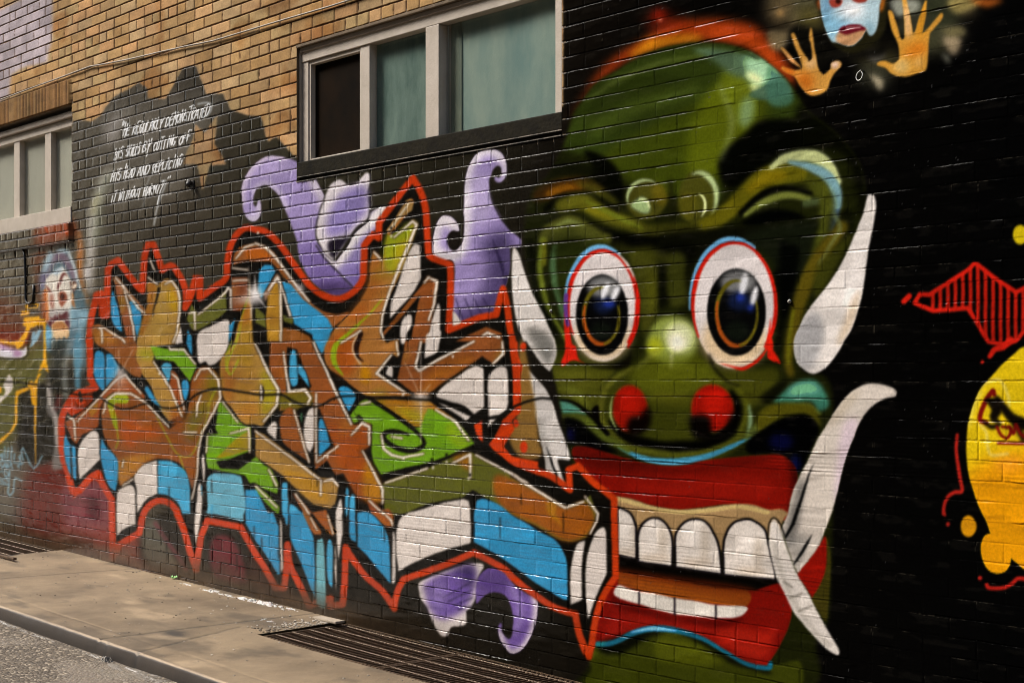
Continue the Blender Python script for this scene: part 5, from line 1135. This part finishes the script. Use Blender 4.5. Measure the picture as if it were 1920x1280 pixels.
curtain('curtain', (.05, .1, .11), (.12, .19, .19), g5 - .06, W(852, 300, .12)[0], FO + .048, gbot - .05, gtop + .05, .002)
boxes('curtain_track_post', [(W(851, 300, .1)[0], W(853.5, 300, .1)[0], FO + .0422, FO + .044, gbot - .05, gtop + .05)], win, frm)
# left window, 6 cm back
FO = .06
win = empty('window', (X2R - 1.5, 0, LEFT[2])); win.parent = building; win.location = win.location - building.location
win['label'] = 'left window under the soldier course, cream frame and grey panes'
zt2 = W(60, 222, FO)[1]; gt2 = W(60, 258.5, FO)[1]; gb2 = W(60, 405.5, FO)[1]; hd = W(60, 245, FO)[1]
print('LEFT', LEFT, SOLD, 'gt', gt2, 'gb', gb2)
m1, m2, m3, m4 = wx_(27.5), wx_(38), wx_(85.5), wx_(97); xe = X2R + .1
x0 = LEFT[0] + .001
boxes('window_frame', [(x0, xe, FO - .01, FO + .05, gt2, hd), (m1, m2, FO - .005, FO + .05, gb2, gt2 - .001), (m3, m4, FO - .005, FO + .05, gb2, gt2 - .001), (x0, x0 + .06, FO - .005, FO + .05, gb2, gt2 - .001)], win, frm, .003)
boxes('roller_box', [(x0, xe, FO - .035, FO + .05, hd + .004, LEFT[3] - .03)], win, frm2, .006)
boxes('window_sill', [(x0, X2R + .0, -.012, FO + .06, LEFT[2] + .001, gb2 - .001)], win, frm, .004)
for a, b_ in ((x0 + .06, m1), (m2, m3), (m4, xe)): boxes('window_pane', [(a - .006, b_ + .006, FO + .03, FO + .036, gb2 - .005, gt2 + .005)], win, gm)
curtain('blind', (.50, .47, .385), (.60, .57, .47), x0 - .05, xe + .3, FO + .04, gb2 - .05, gt2 + .05, .002)
# ---------------------------------------------------------------- ground
con = noisy('worn_concrete', (.115, .082, .047), (.275, .208, .132), 2.3, .62, .35, 140, detail=10, mid=(.3, .68), bdist=.003)
t = con.node_tree; b = t.nodes['Principled BSDF']
vn = t.nodes.new('ShaderNodeTexNoise'); vn.inputs['Scale'].default_value = 260; vn.inputs['Detail'].default_value = 3
tc = [n for n in t.nodes if n.type == 'TEX_COORD'][0]; t.links.new(tc.outputs['Object'], vn.inputs[0])
mr = t.nodes.new('ShaderNodeMapRange'); mr.inputs['From Min'].default_value = .35; mr.inputs['From Max'].default_value = .65; mr.inputs['To Min'].default_value = .78; mr.inputs['To Max'].default_value = 1.18; t.links.new(vn.outputs[0], mr.inputs[0])
mx = t.nodes.new('ShaderNodeMix'); mx.data_type = 'RGBA'; mx.blend_type = 'MULTIPLY'; mx.inputs[0].default_value = 1
src = b.inputs['Base Color'].links[0].from_socket; at = t.nodes.new('ShaderNodeAttribute'); at.attribute_name = 'stain_shade'
t.links.new(src, mx.inputs[6]); t.links.new(mr.outputs[0], mx.inputs[7])
mx2 = t.nodes.new('ShaderNodeMix'); mx2.data_type = 'RGBA'; mx2.blend_type = 'MULTIPLY'; mx2.inputs[0].default_value = 1
t.links.new(mx.outputs[2], mx2.inputs[6]); t.links.new(at.outputs['Color'], mx2.inputs[7]); t.links.new(mx2.outputs[2], b.inputs['Base Color'])
def sheet(name, xs, ys, zf, m, stain_shade=None):
    X_, Y_ = np.meshgrid(xs, ys); Z_ = zf(X_, Y_); n1_, n2_ = len(ys), len(xs)
    me = bpy.data.meshes.new(name); v = np.stack([X_, Y_, Z_], -1).reshape(-1, 3).astype(np.float32)
    J_, I_ = np.mgrid[0:n1_ - 1, 0:n2_ - 1]; q = np.stack([J_ * n2_ + I_, J_ * n2_ + I_ + 1, (J_ + 1) * n2_ + I_ + 1, (J_ + 1) * n2_ + I_], -1).reshape(-1, 4).astype(np.int32)
    me.vertices.add(len(v)); me.vertices.foreach_set('co', v.ravel()); me.loops.add(q.size); me.loops.foreach_set('vertex_index', q.ravel())
    me.polygons.add(len(q)); me.polygons.foreach_set('loop_start', np.arange(0, q.size, 4, dtype=np.int32)); me.polygons.foreach_set('loop_total', np.full(len(q), 4, np.int32)); me.polygons.foreach_set('use_smooth', np.ones(len(q), bool))
    me.update(calc_edges=True)
    a = me.color_attributes.new('stain_shade', 'FLOAT_COLOR', 'POINT'); s_ = stain_shade(X_, Y_) if stain_shade else np.ones(X_.shape + (3,))
    a.data.foreach_set('color', np.concatenate([s_, np.ones(s_.shape[:2] + (1,))], -1).astype(np.float32).ravel())
    return me
def groove(d, w_=.006): return np.exp(-(d / w_) ** 2)
def gpx(px, py, h):      # photo pixel -> ground x, y
    t_ = FL * h / (py - HZ); l_ = t_ * (px - 960) / FL
    return t_ * (-FL / NN) + l_ * VX / NN, -DW + t_ * VX / NN + l_ * FL / NN
KY = -1.045        # inner joint of the kerb strip
def pz(X, Y):
    z = GZ(X, Y) + .006 * (fbm(X * 1.3, Y * 1.3, 3) - .5) + .0025 * (fbm(X * 14, Y * 14, 3, 4) - .5)
    z = z - .006 * groove(Y - KY - .004 * np.sin(X * 3), .004) * (fbm(X * 2, Y, 2, 8) > .38)
    for xj, sk in ((-13.4, 0), (-10.9, 0), (-8.35, .22), (-6.35, .12), (-4.35, .1), (-2.4, 0)):
        z = z - .006 * groove(X - xj - sk * Y - .012 * (fbm(Y * 5, X * 0, 3, 7) - .5), .005)
    return z - .006 * groove(X - (-6.1) + .28 * (Y + 1.17) - .05 * (fbm(Y * 4, X * 0 + 2, 3, 17) - .5), .004) * (Y < -.5)
def pstain(X, Y):
    s_ = np.ones(X.shape + (3,))
    wet = sstep(.5, .7, fbm(X * .9 + 5, Y * 2.2, 4, 60)); dirt = sstep(.58, .75, fbm(X * 3, Y * 6, 4, 70))
    salt = sstep(.62, .8, fbm(X * 1.6, Y * 4.5, 4, 80))
    s_ *= (1 - .5 * wet - .4 * dirt)[..., None] * np.array([1, .955, .87])
    s_ += (salt * .5)[..., None]
    for xj, sk in ((-8.35, .22), (-6.35, .12), (-4.35, .1)): s_ *= (1 - .62 * groove(X - xj - sk * Y - .012 * (fbm(Y * 5, X * 0, 3, 7) - .5), .011))[..., None]
    s_ *= (1 - .7 * groove(X - (-6.1) + .28 * (Y + 1.17) - .05 * (fbm(Y * 4, X * 0 + 2, 3, 17) - .5), .009) * (Y < -.5))[..., None]
    s_ *= (1 - .35 * groove(Y - KY - .004 * np.sin(X * 3), .006))[..., None]; s_ *= (1 + .5 * groove(Y - KY - .012 - .004 * np.sin(X * 3), .007) * (fbm(X * 3, Y * 3, 2, 95) > .42))[..., None]; s_ *= (1 + .35 * sstep(-.16, -.03, Y + .1 * (fbm(X * 2, Y, 3, 96) - .5)) * sstep(-6.6, -7.2, X))[..., None]
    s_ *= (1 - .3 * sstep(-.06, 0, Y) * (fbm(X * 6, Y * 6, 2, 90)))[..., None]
    return s_
GY = -.53          # near edge of the gratings
G1, G2 = -9.42, -6.06
def patch(x0, x1, y0, y1, d=.013):
    return sheet('pavement', np.linspace(x0, x1, max(2, int((x1 - x0) / d))), np.linspace(y0, y1, max(2, int((y1 - y0) / d))), pz, con, pstain)
pav = link('pavement', patch(-18, 5, -1.17, GY - .012), None, con); tag(pav, kind='structure')
pav3 = link('pavement', patch(.53, 5, GY - .012, .004), None, con); tag(pav3, kind='structure')
pav2 = link('pavement', patch(G1 + .012, G2 - .012, GY - .012, .004), None, con); tag(pav2, kind='structure')
# kerb: rounded nose, a real step down to the lane
kerb_m = con
def kerb():
    prof = [(-1.17, 0), (-1.176, -.001), (-1.181, -.004), (-1.185, -.009), (-1.188, -.015), (-1.197, -.06), (-1.2, -.105), (-1.202, -.3)]
    xs = np.linspace(-18, 5, 1000); v = []; 
    for i, (yy, dz_) in enumerate(prof):
        wob = .008 * (fbm(xs * 1.1, xs * 0 + 1, 3, 2) - .5) + .003 * (fbm(xs * 12, xs * 0 + i * .3, 2, 3) - .5)
        z = pz(xs, xs * 0 - 1.17) + dz_ + .004 * (fbm(xs * 9, xs * 0 + i, 2, 5) - .5) * (i > 0)
        z = z - .01 * groove(xs + 6.1, .01) * (i > 0) - .006 * groove(((xs + .4) % 2.4) - 1.2, .006) * (i > 0)
        v.append(np.stack([xs, yy + wob * (i > 0), z], -1))
    v = np.array(v, np.float32); n1_, n2_ = v.shape[:2]
    J_, I_ = np.mgrid[0:n1_ - 1, 0:n2_ - 1]; q = np.stack([J_ * n2_ + I_, (J_ + 1) * n2_ + I_, (J_ + 1) * n2_ + I_ + 1, J_ * n2_ + I_ + 1], -1).reshape(-1, 4).astype(np.int32)
    me = bpy.data.meshes.new('kerb'); me.vertices.add(n1_ * n2_); me.vertices.foreach_set('co', v.ravel()); me.loops.add(q.size); me.loops.foreach_set('vertex_index', q.ravel())
    me.polygons.add(len(q)); me.polygons.foreach_set('loop_start', np.arange(0, q.size, 4, dtype=np.int32)); me.polygons.foreach_set('loop_total', np.full(len(q), 4, np.int32)); me.polygons.foreach_set('use_smooth', np.ones(len(q), bool)); me.update(calc_edges=True)
    a = me.color_attributes.new('stain_shade', 'FLOAT_COLOR', 'POINT'); s_ = np.ones((n1_, n2_, 4)); xs_ = np.linspace(-18, 5, 1000)
    for i in range(n1_): s_[i, :, :3] = (1 - .6 * groove(xs_ + 6.1, .014) - .5 * groove(((xs_ + .4) % 2.4) - 1.2, .008) - .35 * sstep(.55, .7, fbm(xs_ * 4, xs_ * 0 + i * .7, 3, 77)))[:, None] * (1.5 if i < 3 else .13 - .03 * (i > 4)) * (np.array([1, .93, .84]) if i < 3 else np.array([1, .78, .58])) if i != 0 else 1.  # nose highlight and shaded face painted into the kerb colour, besides dirt and joints
    a.data.foreach_set('color', s_.astype(np.float32).ravel()); return me
tag(link('kerb', kerb(), None, con), kind='structure')
# lane: gritty wet asphalt with thin ice
rd = bpy.data.materials.new('icy_gritty_asphalt'); rd.use_nodes = True; t = rd.node_tree; b = t.nodes['Principled BSDF']
tc = t.nodes.new('ShaderNodeTexCoord')
vo = t.nodes.new('ShaderNodeTexVoronoi'); vo.inputs['Scale'].default_value = 75; t.links.new(tc.outputs['Object'], vo.inputs[0])
hs = t.nodes.new('ShaderNodeSeparateColor'); t.links.new(vo.outputs['Color'], hs.inputs[0])
rp = t.nodes.new('ShaderNodeValToRGB'); rp.color_ramp.elements[0].color = (.05, .035, .02, 1); rp.color_ramp.elements[1].color = (.38, .31, .22, 1)
e = rp.color_ramp.elements.new(.5); e.color = (.09, .066, .04, 1); e = rp.color_ramp.elements.new(.8); e.color = (.13, .098, .06, 1); t.links.new(hs.outputs[0], rp.inputs[0])
nz_ = t.nodes.new('ShaderNodeTexNoise'); nz_.inputs['Scale'].default_value = 1.9; nz_.inputs['Detail'].default_value = 7; t.links.new(tc.outputs['Object'], nz_.inputs[0])
r2 = t.nodes.new('ShaderNodeValToRGB'); r2.color_ramp.elements[0].position = .52; r2.color_ramp.elements[1].position = .66; t.links.new(nz_.outputs[0], r2.inputs[0])
m1_ = t.nodes.new('ShaderNodeMix'); m1_.data_type = 'RGBA'; m1_.inputs[7].default_value = (.27, .225, .17, 1)
sc_ = t.nodes.new('ShaderNodeMath'); sc_.operation = 'MULTIPLY'; sc_.inputs[1].default_value = .6; t.links.new(r2.outputs[0], sc_.inputs[0])
t.links.new(sc_.outputs[0], m1_.inputs[0]); t.links.new(rp.outputs[0], m1_.inputs[6]); t.links.new(m1_.outputs[2], b.inputs['Base Color'])
ro = t.nodes.new('ShaderNodeMapRange'); ro.inputs['To Min'].default_value = .7; ro.inputs['To Max'].default_value = .28; t.links.new(r2.outputs[0], ro.inputs[0]); t.links.new(ro.outputs[0], b.inputs['Roughness'])
bp = t.nodes.new('ShaderNodeBump'); bp.inputs['Strength'].default_value = .9; bp.inputs['Distance'].default_value = .006; bp.invert = True; t.links.new(vo.outputs['Distance'], bp.inputs['Height']); t.links.new(bp.outputs[0], b.inputs['Normal'])
def rz(X, Y): return GZ(X, Y) - .07 - .005 * (Y + 1.2) + .02 * (fbm(X * 1.5, Y * 1.5, 4, 33) - .5) + .006 * (fbm(X * 20, Y * 20, 3, 35) - .5)
tag(link('lane', sheet('lane', np.linspace(-18, 5, 900), np.linspace(-5.5, -1.185, 220), rz, rd), None, rd), kind='structure')
# big ground sheet beyond
gs = noisy('distant_ground', (.17, .14, .1), (.26, .22, .17), 1.2, .9, .3)
bm = bmesh.new(); 
for f in (((-18, -5.5), (-18, -80), (60, -80), (60, -5.5)), ((-80, 8), (-80, -80), (-18, -80), (-18, 8))):
    bm.faces.new([bm.verts.new((x, y, GZ(-9, 0) - .16)) for x, y in f][::1])
me = bpy.data.meshes.new('ground'); bm.to_mesh(me); bm.free(); tag(link('ground', me, None, gs), kind='structure')
# unseen dark brick building added across the lane to close off the low sky
opp = tag(empty('added_opposite_building', (-4, -11.5, 0)), 'unseen dark brick building added across the lane, behind the viewer', 'building')
ob = bpy.data.materials.new('dark_brick'); ob.use_nodes = True; t = ob.node_tree; bt = t.nodes.new('ShaderNodeTexBrick'); bt.inputs['Scale'].default_value = 4.8; bt.inputs['Color1'].default_value = (.05, .032, .022, 1); bt.inputs['Color2'].default_value = (.035, .024, .018, 1); bt.inputs['Mortar'].default_value = (.05, .045, .04, 1)
tc = t.nodes.new('ShaderNodeTexCoord'); mp = t.nodes.new('ShaderNodeMapping'); mp.inputs['Rotation'].default_value = (math.pi / 2, 0, 0); t.links.new(tc.outputs['Object'], mp.inputs[0]); t.links.new(mp.outputs[0], bt.inputs[0]); t.links.new(bt.outputs[0], t.nodes['Principled BSDF'].inputs['Base Color']); t.nodes['Principled BSDF'].inputs['Roughness'].default_value = .9
boxes('wall', [(-40, 24, -14, -11.5, -.3, OPH)], opp, ob)
boxes('parapet', [(-40.05, 24.05, -14.1, -11.4, OPH, OPH + .25)], opp, con)
for i in range(9):
    x = -33 + i * 6.2; f = boxes('window', [(x, x + 1.6, -11.49, -11.42, 2.2, 3.9)], opp, frm); boxes('pane', [(x + .1, x + 1.5, -11.419, -11.41, 2.3, 3.8)], f, blk)
# shaft under the gratings
pit = noisy('damp_shaft_wall', (.035, .025, .016), (.016, .012, .008), 8, .9, .4)
rub = noisy('shaft_litter', (.05, .035, .02), (.11, .08, .045), 22, .9, 1., 60)
for (x0, x1) in ((-13, G1), (G2, .5)):
    z = GZ((x0 + x1) / 2) - .02
    o = boxes('light_shaft', [(x0 - .03, x0, GY, .0, z - .6, z), (x1, x1 + .03, GY, .0, z - .6, z - .02), (x0 - .03, x1 + .03, GY - .03, GY - .001, z - .6, z - .01), (x0, x1, .02, .05, z - .6, z - .05)], None, pit); tag(o, kind='structure')
    tag(link('shaft_floor', sheet('shaft_floor', np.linspace(x0, x1, 200), np.linspace(GY, .02, 40), lambda X, Y: z - .38 + .05 * (fbm(X * 9, Y * 9, 3) - .5), rub), None, rub), kind='structure')
# gratings: frame, close-set bars across, six twisted rods along
rust = noisy('rusted_steel', (.055, .031, .014), (.14, .083, .042), 40, .6, .5, 200, metal=.35)
worn = noisy('worn_bright_steel', (.40, .31, .22), (.12, .07, .04), 60, .38, .3, 200, metal=.55)
PW = .93
def grate():
    root = empty('pavement_grate')
    boxes('frame', [(0, PW, -.006, 0, -.028, 0), (0, PW, GY + .012, GY + .018, -.028, 0), (0, .006, GY + .0185, -.0065, -.028, 0), (PW - .006, PW, GY + .0185, -.0065, -.028, 0)], root, rust)
    n = int(PW / .03)
    boxes('bearing_bars', [(.0075 + i * .03, .0115 + i * .03, GY + .019, -.007, -.03, -.0015) for i in range(n)], root, rust)
    for k in range(5):
        y = -.045 - k * .101; p_ = []
        bm = bmesh.new(); prev = None
        for i in range(150):
            x = .008 + (PW - .016) * i / 149; a = i * 1.05
            ring = [bm.verts.new((x, y + .0031 * math.cos(a + q * math.pi / 2), -.0005 + .0031 * math.sin(a + q * math.pi / 2))) for q in range(4)]
            if prev:
                for q in range(4): bm.faces.new((prev[q], prev[(q + 1) % 4], ring[(q + 1) % 4], ring[q]))
            prev = ring
        bmesh.ops.recalc_face_normals(bm, faces=bm.faces)
        me = bpy.data.meshes.new('cross_rod'); bm.to_mesh(me); bm.free(); link('cross_rod', me, root, worn)
    return root
g0 = grate()
spots = [(G2 + i * (PW + .012) + .004, 'right') for i in range(6)] + [(G1 - (i + 1) * (PW + .012), 'left') for i in range(3)]
lab = {0: 'rusty steel pavement grating panel at the end next to the concrete, right hand run', 6: 'rusty steel grating panel nearest the concrete, far left run'}
for i, (x, side) in enumerate(spots):
    if i == 0: g = g0
    else:
        g = g0.copy(); scene.collection.objects.link(g)
        for ch in g0.children:
            c = ch.copy(); scene.collection.objects.link(c); c.parent = g
    g.location = (x, random.Random(i).uniform(-.004, .002), GZ(x + PW / 2, -.27) + .001)
    g.rotation_euler = (0, math.atan(.0205), 0)
    ln = {'right': ['first', 'second', 'third', 'fourth', 'fifth', 'sixth'], 'left': ['first', 'second', 'third']}[side][i if side == 'right' else i - 6]
    tag(g, '%s steel grating panel %s of the bare concrete, against the wall foot' % (ln, 'right' if side == 'right' else 'left'), 'grating', 'rusty steel gratings along the foot of the wall')
# ---------------------------------------------------------------- cables and fittings on the wall
cab = noisy('grey_cable_sheath', (.20, .16, .12), (.34, .29, .23), 30, .6, .2)
cp = [(-60, 208), (0, 187.5), (60, 165), (110, 147), (170, 124.5), (185, 122.5), (240, 112), (300, 98), (345, 88), (400, 77), (480, 53), (530, 38), (575, 25), (620, 12), (670, -4), (760, -34)]
pp = []
for px_, py_ in cp:
    x, z = W(px_, py_, -.016); pp.append((x, -.016, z))
tag(tube('wall_cable', pp, .0052, None, cab), 'thin grey cable strung over the tan bricks above both windows', 'cable')
bw = mat('black_wire', (.012, .01, .008), .5)
pp = [(W(x, y, -.01)[0], -.01, W(x, y, -.01)[1]) for x, y in ((43, 466), (46, 480), (47.5, 520), (47.5, 560), (50, 568), (56, 569), (61, 565), (63, 550), (63, 534))]
tag(tube('hanging_wire', pp, .008, None, bw), 'black wire hanging below the brick sill of the left window', 'wire')
# small black outlet spout with a bright top, on the grey patch right of the quotation
ox, oz = W(363, 347)
sp = tag(empty('outlet_spout', (ox, -.01, oz)), 'small black outlet spout on the wall right of the white quotation', 'spout')
tube('spout_body', [(ox - .02, -.012, oz + .015), (ox, -.03, oz + .012), (ox + .015, -.045, oz), (ox + .02, -.05, oz - .012)], [.014, .016, .015, .013], sp, bw, 12)
boxes('wall_plate', [(ox - .035, ox + .02, -.0125, -.004, oz - .02, oz + .028)], sp, bw, .003)
tube('wire_clip', [(ox - .03, -.014, oz - .012), (ox - .012, -.024, oz + .012), (ox + .004, -.04, oz + .026)], .003, sp, mat('zinc', (.5, .55, .55), .35, Metallic=.8))
zn = mat('galvanised_ring', (.3, .3, .28), .35, Metallic=.85)
rx_, rz_ = W(1612, 143, -.02)
ring = tag(empty('hook_ring', (rx_, -.02, rz_)), 'small bare metal ring hanging on the black paint between the clown hands', 'ring')
tube('ring', [(rx_ + .013 * math.cos(a), -.022 + .004 * math.sin(a), rz_ + .017 * math.sin(a)) for a in [2 * math.pi * k / 20 for k in range(20)]], .0022, ring, zn, 8, True)
tube('screw_eye', [(rx_ + .003, 0, rz_ + .02), (rx_ + .003, -.02, rz_ + .02), (rx_ + .001, -.024, rz_ + .014)], .0025, ring, zn)
def bolt(px_, py_, label):
    x, z = W(px_, py_, -.006); o = tag(empty('wall_bolt', (x, 0, z)), label, 'bolt', 'bare bolt ends in the mural')
    tube('bolt_head', [(x, -.004, z), (x, -.011, z), (x, -.0135, z)], [.006, .006, .0035], o, mat('bare_bolt', (.32, .3, .26), .5, Metallic=.3), 6)
    tube('washer', [(x, -.0035, z), (x, -.0065, z)], [.008, .008], o, zn, 12)
bolt(1033, 583, 'bare pale bolt end left of the smaller painted eye'); bolt(1480, 565, 'bare pale bolt end right of the larger painted eye')
# ---------------------------------------------------------------- snow, grit, litter
snm = noisy('dirty_snow', (.30, .27, .23), (.56, .54, .51), 20, .6, .5, 120, mid=(.3, .6)); snm.node_tree.nodes['Principled BSDF'].inputs['Subsurface Weight'].default_value = .15
def lump(name, cx, cy, lx, ly, hgt, zf, seed, thr=.42):
    nx_, ny_ = 60, 34; xs = np.linspace(-1, 1, nx_); ys = np.linspace(-1, 1, ny_); A_, B_ = np.meshgrid(xs, ys)
    hh = (1 - A_ ** 2 - B_ ** 2); f = fbm(A_ * 4.6 + seed, B_ * 2.6 + seed * 2, 4, seed); hh = np.clip(hh, 0, 1) ** .6 * sstep(thr - .03, thr + .3, f)
    X_ = cx + A_ * lx; Y_ = cy + B_ * ly; Z_ = zf(X_, Y_) - .004 + hgt * hh * (.75 + .3 * fbm(A_ * 5, B_ * 5, 2, seed + 3))
    me = bpy.data.meshes.new(name); bm = bmesh.new(); vs_ = {}
    for j in range(ny_ - 1):
        for i in range(nx_ - 1):
            ks = ((j, i), (j, i + 1), (j + 1, i + 1), (j + 1, i))
            if max(hh[k] for k in ks) > .01:
                for k in ks:
                    if k not in vs_: vs_[k] = bm.verts.new((X_[k], Y_[k], Z_[k]))
                bm.faces.new([vs_[k] for k in ks]).smooth = True
    bm.to_mesh(me); bm.free(); return me
sn = [(395, 1103, .13, .035, .012), (425, 1110, .12, .022, .01), (468, 1118, .14, .035, .016), (500, 1123, .17, .04, .018), (535, 1131, .13, .03, .014), (350, 1093, .1, .02, .008), (300, 1082, .08, .014, .006), (500, 1150, .12, .04, .006), (110, 1078, .3, .045, .003), (185, 1083, .25, .04, .003)]
for i, (px_, py_, lx, ly, hh_) in enumerate(sn):
    x, y = gpx(px_, py_, 1.25); y = min(y, -.03 - ly * .5)
    tag(link('snow_patch', lump('snow_patch', x, y, lx, ly, hh_, pz, i + 2), None, snm), kind='stuff')
ice = noisy('grey_slush', (.10, .08, .056), (.27, .235, .19), 9, .32, .5, 90)
sn = [(10, 1160, .5, .025, .008), (60, 1172, .4, .02, .008), (130, 1192, .3, .02, .008), (230, 1226, .2, .02, .008), (275, 1250, .2, .05, .01), (320, 1268, .2, .06, .01), (276, 1232, .045, .025, .03)]
for i, (px_, py_, lx, ly, hh_) in enumerate(sn):
    x, y = gpx(px_, py_, 1.38); y = min(y, -1.215 - ly * .3)
    tag(link('slush_patch', lump('slush_patch', x, y, lx, ly, hh_, rz, i + 40, .34), None, ice), kind='stuff')
rg = random.Random(5); bm = bmesh.new()
def pebble(x, y, z, s):
    r_ = bmesh.ops.create_icosphere(bm, subdivisions=1, radius=s)
    for v in r_['verts']: v.co = Vector((x + v.co.x * rg.uniform(.7, 1.5), y + v.co.y * rg.uniform(.7, 1.3), z + v.co.z * .55))
for i in range(420):
    x = rg.uniform(-11, -4.3); y = -abs(rg.gauss(0, .5)) if rg.random() < .5 else rg.uniform(-1.15, -.02)
    if y < -1.16 or (y > GY - .02 and (x > G2 - .02 or x < G1 + .02)): continue
    pebble(x, y, float(pz(np.array(x), np.array(y))) + .001, rg.uniform(.0015, .006) * (1.6 if rg.random() < .06 else 1))
for i in range(160):     # litter swept to the grating's end
    x = G2 - abs(rg.gauss(0, .09)) - .015; y = rg.uniform(-.5, -.03); pebble(x, y, float(pz(np.array(x), np.array(y))) + .002, rg.uniform(.003, .009))
me = bpy.data.meshes.new('loose_grit'); bm.to_mesh(me); bm.free()
tag(link('loose_grit', me, None, noisy('grit_stone', (.10, .075, .05), (.5, .44, .36), 3, .8, 0, mid=(.42, .58))), 'loose grit and crumbs of litter on the concrete pavement', 'grit', kind='stuff')
x, y = gpx(614, 1158, 1.27); z = GZ(x)
o = boxes('flat_stone', [(x - .09, x + .12, y - .035, y + .025, z + .001, z + .016)], None, noisy('pale_stone', (.3, .24, .17), (.4, .33, .25), 20, .8, .4), .006); tag(o, 'flat pale broken slab lying at the corner of the right hand grating', 'stone')
x, y = gpx(14, 1047, 1.22)
o = boxes('steel_bar', [(x - .45, x + .12, y - .012, y + .012, GZ(x) + .004, GZ(x) + .02)], None, rust, .003); tag(o, 'short rusty flat bar lying at the near edge of the left grating', 'bar')
x, y = gpx(332, 1084, 1.25); bm = bmesh.new()
for s_ in ((0, 0, .0, .02), (.02, .004, .006, .016), (-.016, -.004, .004, .014)):
    a = [bm.verts.new((x + s_[0] + dx * s_[3], min(y, -.02) + s_[1] + dy * s_[3], GZ(x) + .006 + s_[2] + dz_)) for dx, dy, dz_ in ((-1, 0, 0), (-.2, .5, .012), (1, .1, .004), (.1, -.5, .0))]
    b_ = [bm.verts.new(v.co + Vector((0, 0, -.002))) for v in a]
    bm.faces.new(a); bm.faces.new(b_[::-1])
    for k in range(4): bm.faces.new((a[k], b_[k], b_[(k + 1) % 4], a[(k + 1) % 4]))
bmesh.ops.recalc_face_normals(bm, faces=bm.faces)
me = bpy.data.meshes.new('green_scrap'); bm.to_mesh(me); bm.free(); tag(link('green_scrap', me, None, mat('green_wrapper', (.16, .42, .08), .5)), 'crumpled light green scrap at the foot of the wall', 'litter')
